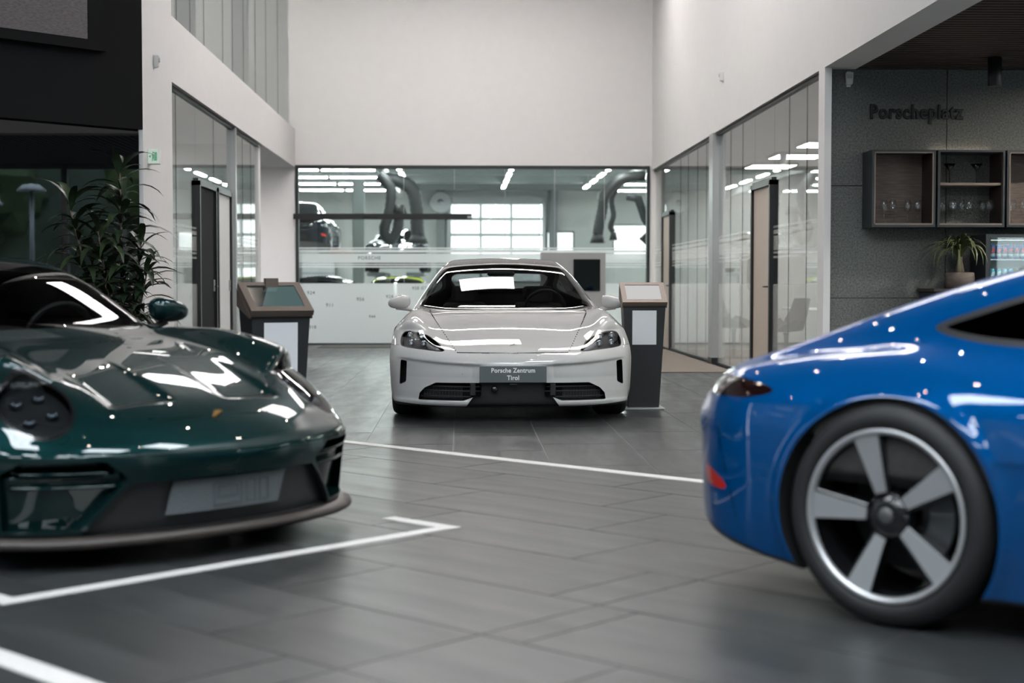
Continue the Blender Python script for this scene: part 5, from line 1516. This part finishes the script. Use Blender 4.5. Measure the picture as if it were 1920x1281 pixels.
MB().lathe([(.058, 0), (.062, .004), (.062, .255), (.0, .255)], 24).build('housing', 'frame_black', ds2); MB().lathe([(0,.012),(.05,.012),(.05,.004),(.0,.004)], 20).build('lens', 'lamp_inner', ds2)
MB().tube([(0,0,.25),(0,0,.28)], .02, 8).build('mount', 'frame_black', ds2)
# ------------------------------------------------------------------ sideboard, fridge with cans, pot plant
sb = thing('sideboard', 'dark low sideboard under the shelves behind the blue coupe', 'cabinet', (4.35, YCW-.5, 0))
MB().bbox((0, 0, .06), (3.2, .49, 1.02), .006, 1).build('carcass', 'shelf_frame', sb); MB().bbox((-.02, -.02, 1.02), (3.22, .495, 1.05), .004, 1).build('worktop', 'shelf_wood_dark', sb)
for k in range(4): MB().bbox((.02+.8*k, -.018, .1), (.79+.8*k, 0, 1.0), .003, 1).build('door', 'shelf_wood_dark', sb)
MB().box((.05, .05, 0), (3.15, .45, .06)).build('plinth', 'frame_black', sb)
fr = thing('drinks_fridge', 'small black glass-door drinks fridge on the sideboard', 'fridge', (4.83, YCW-.46, 1.05))
fw_, fh_ = .62, .50
m = MB(); m.box((0,0,0),(.045,.42,fh_)).box((fw_-.045,0,0),(fw_,.42,fh_)).box((.045,0,fh_-.05),(fw_-.045,.42,fh_)).box((.045,0,0),(fw_-.045,.42,.05)).box((.045,.40,.05),(fw_-.045,.42,fh_-.05)); m.build('cabinet', 'shelf_frame', fr)
glow('fridge_led', (.85, .95, 1.0), 1.1)
MB().box((.05,.02,fh_-.056),(fw_-.05,.06,fh_-.050)).build('light_strip', 'fridge_led', fr)
MB().box((.05,.392,.05),(fw_-.05,.398,fh_-.05)).build('back_liner', 'print_white', fr)
MB().box((.045,.03,.262),(fw_-.045,.39,.270)).build('wire_shelf', 'alu', fr)
MB().box((.04,-.012,.03),(fw_-.04,-.006,fh_-.03)).build('door_glass', 'pane', fr)
pbr('can_blue', (.05, .12, .42), .3, .6); pbr('can_silver', (.55, .58, .62), .3, .7); pbr('can_teal', (.06, .38, .50), .3, .5); pbr('can_yellow', (.50, .42, .08), .3, .5)
can_body = MB().lathe([(.020,0),(.0265,.006),(.0265,.118),(.022,.130)], 18, caps=True).mesh('drink_can'); can_top = MB().lathe([(0,.1305),(.021,.1305),(.0225,.134),(.021,.136),(0,.133)], 18).mesh('lid'); can_band = MB().lathe([(.0268,.025),(.0270,.026),(.0270,.050),(.0268,.051)], 18, caps=False).mesh('silver_band')
can_diag = MB().prism([(-.020,.060),(.006,.060),(.020,.105),(-.006,.105)], -.0285, -.0262, 'y').mesh('label_patch')
pbr('can_red', (.55, .06, .05), .4)
for row, z in ((0, .052), (1, .272)):
    for k in range(9):
        x = 4.83 + .085 + .056*k
        if row == 1: mt, lb, gp = 'can_blue', 'blue and silver drink can on the upper fridge shelf', 'blue cans on the upper fridge shelf'
        elif k < 4: mt, lb, gp = 'can_teal', 'turquoise drink can at the lower left of the fridge', 'turquoise cans in the fridge'
        else: mt, lb, gp = 'can_yellow', 'yellow drink can at the lower right of the fridge', 'yellow cans in the fridge'
        ORC = ORD + ['ninth']
        lb = lb + ', ' + ORC[k if row == 1 or k < 4 else k - 4] + ' from the left'
        t = thing('drink_can', lb, 'can', (x, YCW-.46+.07, 1.05+z), 0, gp)
        mobj('can_body', can_body, mt, t); mobj('lid', can_top, 'alu', t); mobj('silver_band', can_band, 'can_silver', t); mobj('label_patch', can_diag, 'can_silver' if row == 0 else 'can_red', t)
pbr('pot_clay', (.16, .125, .105), .7, noise=.2, nscale=12, nstretch=(1, 1, 5)); pbr('soil', (.02, .015, .012), .95, noise=.3, nscale=40); pbr('stem_brown', (.13, .10, .08), .8, noise=.3, nscale=25)
def leaf_mat(name, a, b, rough=.4):
    m = pbr(name, a, rough, spec=.35); t = m.node_tree; bs = t.nodes['Principled BSDF']
    oi = t.nodes.new('ShaderNodeObjectInfo'); mx = t.nodes.new('ShaderNodeMix'); mx.data_type = 'RGBA'; mx.inputs[6].default_value = (*a, 1); mx.inputs[7].default_value = (*b, 1)
    t.links.new(oi.outputs['Random'], mx.inputs[0]); t.links.new(mx.outputs[2], bs.inputs['Base Color'])
leaf_mat('leaf_pale', (.070, .105, .040), (.19, .20, .10)); leaf_mat('leaf_dark', (.012, .024, .012), (.035, .055, .024), .35)
def ribbon(pts, wid, name):
    m = MB(); prev = None
    for p, w, n in zip(pts, wid, range(99)):
        v = [m.bm.verts.new((p[0], -w, p[2] + .25*w)), m.bm.verts.new(p), m.bm.verts.new((p[0], w, p[2] + .25*w))]
        if prev:
            for k in range(2):
                f = m.bm.faces.new((prev[k], prev[k+1], v[k+1], v[k])); f.smooth = True
        prev = v
    return m.mesh(name, False)
rng = random.Random(4)
pt = thing('pot_plant', 'grassy pot plant with arching leaves on the sideboard', 'plant', (4.63, YCW-.34, 1.05))
MB().lathe([(.0,.0),(.105,.0),(.128,.02),(.135,.09),(.130,.145),(.118,.15),(.112,.13),(0,.13)], 32).build('pot', 'pot_clay', pt); MB().lathe([(0,.132),(.11,.130)], 20, caps=False).build('soil', 'soil', pt)
MB().lathe([(.045,.12),(.04,.17),(.026,.24),(.022,.29),(.0,.30)], 14).build('stem', 'stem_brown', pt)
arc = []
for r in range(5):
    L = .20 + .055*r; a0 = 1.35 - .14*r; pts = []; x = z = 0.0; n = 9
    for i in range(n):
        pts.append((x, 0, z)); a = a0 - (1.0 + .35*r)*(i/(n-1))**1.2*1.15; x += L/(n-1)*math.cos(a); z += L/(n-1)*math.sin(a)
    arc.append(ribbon(pts, [.004, .007, .008, .008, .0075, .0065, .005, .003, .0005], 'leaf'))
for k in range(90):
    r = rng.choice((0, 1, 1, 2, 2, 3, 3, 4)); az = rng.uniform(0, 6.28)
    while math.sin(az)*(.20 + .055*r)*1.1 > .22 or math.cos(az)*(.20 + .055*r)*1.3 > .17: az = rng.uniform(0, 6.28)
    o = mobj('leaf', arc[r], 'leaf_pale', pt, (0, 0, .27 + .02*rng.random()), (rng.uniform(-.15, .15), rng.uniform(-.35, .15), az)); o.scale = (1.3, 1.4, 1.25)
# ------------------------------------------------------------------ tall leafy plant by the pier
tp = thing('tall_plant', 'tall dark bushy plant with long drooping leaves before the white pier', 'plant', (-2.72, 11.75, 0))
MB().lathe([(0,0),(.20,0),(.24,.03),(.27,.42),(.25,.44),(.23,.40),(0,.40)], 28).build('pot', 'kiosk_dark', tp); MB().lathe([(0,.41),(.24,.405)], 20, caps=False).build('soil', 'soil', tp)
lf = []
for r in range(3):
    L = (.26, .33, .40)[r]; pts = []; x = z = 0.0; n = 7
    for i in range(n):
        pts.append((x, 0, z)); a = .55 - (1.25 + .25*r)*(i/(n-1)); x += L/(n-1)*math.cos(a); z += L/(n-1)*math.sin(a)
    lf.append(ribbon(pts, [.003, .016, .024, .025, .020, .011, .0005], 'leaf'))
stems = [((.06, .0), (.05, -.02), 1.98, 0), ((-.10, .05), (-.36, .02), 1.72, 1), ((.02, -.08), (-.10, -.12), 1.50, 2), ((.10, .06), (.20, .02), 1.40, 3), ((.12, -.05), (.26, -.08), 1.16, 4)]
for (bx, by), (tx, ty), hh, sid in stems:
    P = [(bx + (tx-bx)*u**1.3, by + (ty-by)*u**1.3, .40 + (hh-.40)*u) for u in (0, .25, .5, .75, 1)]
    MB().tube(P, [.020, .017, .014, .010, .005], 8).build('stem', 'stem_brown', tp)
    n = int(61*(hh-.50)/1.2)
    for k in range(n):
        u = .22 + .78*(k/(n-1)); i = min(3, int(u*4)); v = u*4 - i
        p = [P[i][c] + (P[i+1][c]-P[i][c])*v for c in range(3)]
        top = u > .93
        o = mobj('leaf', lf[rng.choice((0, 1, 1, 2))], 'leaf_dark', tp, p, (rng.uniform(-.25, .25), rng.uniform(-.9, -.3) if top else rng.uniform(-.45, .35), 2.39996*k + rng.uniform(-.4, .4)))
        s = rng.uniform(.95, 1.3); o.scale = (s, s*1.15, s)
# ------------------------------------------------------------------ meeting room furniture behind the right glass
pbr('chair_beige', (.075, .058, .048), .8); pbr('cab_white', (.72, .71, .70), .5)
def shell_chair(loc, rz, label):
    t = thing('swivel_chair', label, 'chair', loc, rz)
    m = MB(); n, k = 12, 9; grid = []
    for i in range(n+1):
        u = i/n; row = []
        for j in range(k+1):
            v = -1 + 2*j/k
            if u < .5: y = -.24 + .46*(u/.5); z = .45 + .03*abs(v)**2*2 - .02*math.sin(u/.5*math.pi); w = .25
            else: q = (u-.5)/.5; y = .22 + .13*q; z = .45 + .44*q; w = .25 - .06*q**2
            row.append(m.bm.verts.new((v*w, y - .10*v*v*(u > .4), z + (.13*v*v*math.sin(min(1, u*1.3)*math.pi) if u < .8 else 0))))
        grid.append(row)
    for i in range(n):
        for j in range(k):
            f = m.bm.faces.new((grid[i][j], grid[i][j+1], grid[i+1][j+1], grid[i+1][j])); f.smooth = True
    bmesh.ops.solidify(m.bm, geom=list(m.bm.faces), thickness=.03); m.build('shell', 'chair_beige', t)
    MB().lathe([(0,.43),(.05,.42),(.028,.38),(.026,.06),(.05,.03),(.30,.018),(.30,.006),(0,.006)], 24).build('pedestal', 'chair_beige', t)
shell_chair((3.98, 21.6, .004), math.radians(60), 'beige shell swivel chair behind the glass, left of the black door frame')
shell_chair((4.38, 19.9, .004), math.radians(-70), 'beige shell swivel chair behind the glass, right of the black door frame')
tb = thing('meeting_table', 'low white table in the room behind the right glass', 'table', (5.3, 21.2, .004))
MB().bbox((-.5,-.9,.70),(.5,.9,.73),.006,1).build('top', 'cab_white', tb)
for s in (-1, 1): MB().lathe([(.25,0),(.25,.015),(.04,.03),(.035,.70)], 20, 'z', (0, s*.5, 0)).build('leg', 'frame_grey', tb)
for i, x in enumerate((3.95, 4.90, 5.85, 6.80)):
    c = thing('low_cabinet', ['white low cabinet at the end wall behind the right glass, leftmost of the row', 'white low cabinet at the end wall behind the right glass, second of the row', 'white low cabinet at the end wall behind the right glass, third of the row', 'white low cabinet at the end wall behind the right glass, rightmost of the row'][i], 'cabinet', (x, 26.2, .004))
    MB().bbox((-.46, -.24, .05), (.46, .29, 1.05), .005, 1).build('carcass', 'cab_white', c)
    for k in range(2): MB().bbox((-.45+.455*k, -.26, .08), (-.005+.455*k, -.24, 1.02), .003, 1).build('door', 'cab_white', c)
    MB().box((-.43, -.2, 0), (.43, .25, .05)).build('plinth', 'frame_black', c)
glow('room_lamp', (1.0, .95, .88), 14.0)
def room_light(x, y, z, label):
    t = thing('room_lamp', label, 'lamp', (x, y, z), 0)
    MB().lathe([(.05,0),(.055,.003),(.055,.20),(0,.20)], 16).build('housing', 'print_white', t); MB().lathe([(0,.004),(.045,.004),(.045,.0),(0,.0)], 16).build('lens', 'room_lamp', t)
room_light(4.6, 16.2, 2.94, 'small white ceiling lamp in the near right glass room'); room_light(5.4, 18.4, 2.94, 'small white ceiling lamp over the meeting table'); room_light(5.0, 23.0, 2.94, 'small white ceiling lamp in the far right glass room')
room_light(-4.6, 17.2, 2.95, 'small white ceiling lamp in the left glass room'); room_light(-4.6, 20.2, 2.95, 'small white ceiling lamp in the left glass room, far end'); room_light(-5.0, 24.5, 2.95, 'small white ceiling lamp in the left passage')
# ------------------------------------------------------------------ workshop cars (same coupe body, other paints)
def cheap_coupe(label, loc, rz, paint_m):
    return coupe_car('sports_car', label, loc, rz, paint_m, 'car_glass_dark', 'plain')
cheap_coupe('lime yellow coupe seen through the clear strip of the workshop glazing', (-1.42, 32.0, 0), -math.pi/2, 'paint_lime')
cheap_coupe('dark blue coupe parked in the workshop, left of the lime coupe', (-1.15, 29.3, 0), math.radians(-2), 'paint_navy')
cheap_coupe('dark coupe raised on the workshop lift at the left', (-4.0, 37.6, 1.80), math.pi/2, 'paint_navy')
cheap_coupe('dark coupe on the low lift behind the hanging hoses', (-1.85, 42.0, 1.42), -math.pi/2, 'paint_navy')
lf3 = thing('car_lift', 'grey low lift under the dark coupe behind the hoses', 'lift', (-1.85, 43.2, 0))
for s in (-1, 1):
    MB().bbox((s*.55-.25, -1.6, 1.30), (s*.55+.25, 1.6, 1.40), .01, 1).build('platform', 'shop_grey', lf3)
    MB().bbox((s*.55-.08, -.6, 0), (s*.55+.08, -.4, 1.30), .01, 1).build('post', 'shop_grey', lf3); MB().bbox((s*.55-.08, .4, 0), (s*.55+.08, .6, 1.30), .01, 1).build('post', 'shop_grey', lf3)
# ------------------------------------------------------------------ outdoors, seen only mirrored in dark glass and paint
pbr('bark', (.08, .06, .045), .9, noise=.3, nscale=10); leaf_mat('crown_green', (.03, .06, .02), (.07, .10, .03), .8); leaf_mat('crown_rust', (.22, .09, .03), (.28, .13, .05), .8)
def tree(x, y, h, mat, label):
    t = thing('tree', label, 'tree', (x, y, -.31), 0, 'trees outside the showroom')
    MB().tube([(0,0,0),(.05,0,h*.3),(0,.1,h*.6)], [.16, .12, .06], 8).build('trunk', 'bark', t)
    for k in range(5):
        m = MB(); bmesh.ops.create_icosphere(m.bm, subdivisions=3, radius=1)
        for v in m.bm.verts:
            v.co = v.co.normalized()*(1 + rng.uniform(-.16, .16)); v.co.x *= h*.24; v.co.y *= h*.24; v.co.z *= h*.26
        m.build('crown', mat, t, (rng.uniform(-.2, .2)*h, rng.uniform(-.2, .2)*h, h*(.5 + .11*k)))
for i, (x, y, h) in enumerate(((19, 13.5, 6), (32.5, 10.5, 5.0), (18, 3.0, 5.5), (25, -1, 7.5), (30, 15, 8.5), (36, 8, 9), (18, -5, 6), (36, -2, 9))):
    tree(x, y, h, 'crown_rust' if i in (1,) else 'crown_green', 'rust-leaved tree standing outside the showroom windows' if i == 1 else 'green tree standing outside the showroom windows')
for x, y in ((15.5, 7.6), (21, 5.0)):
    t = thing('lamp_post', 'grey lamp post outside the showroom windows', 'lamp post', (x, y, -.31), 0, 'lamp posts outside')
    MB().tube([(0,0,0),(0,0,3.4)], [.06,.045], 10).build('pole', 'frame_grey', t); MB().lathe([(0,3.55),(.18,3.52),(.32,3.40),(.30,3.38),(0,3.40)], 20).build('head', 'ceiling_white', t)
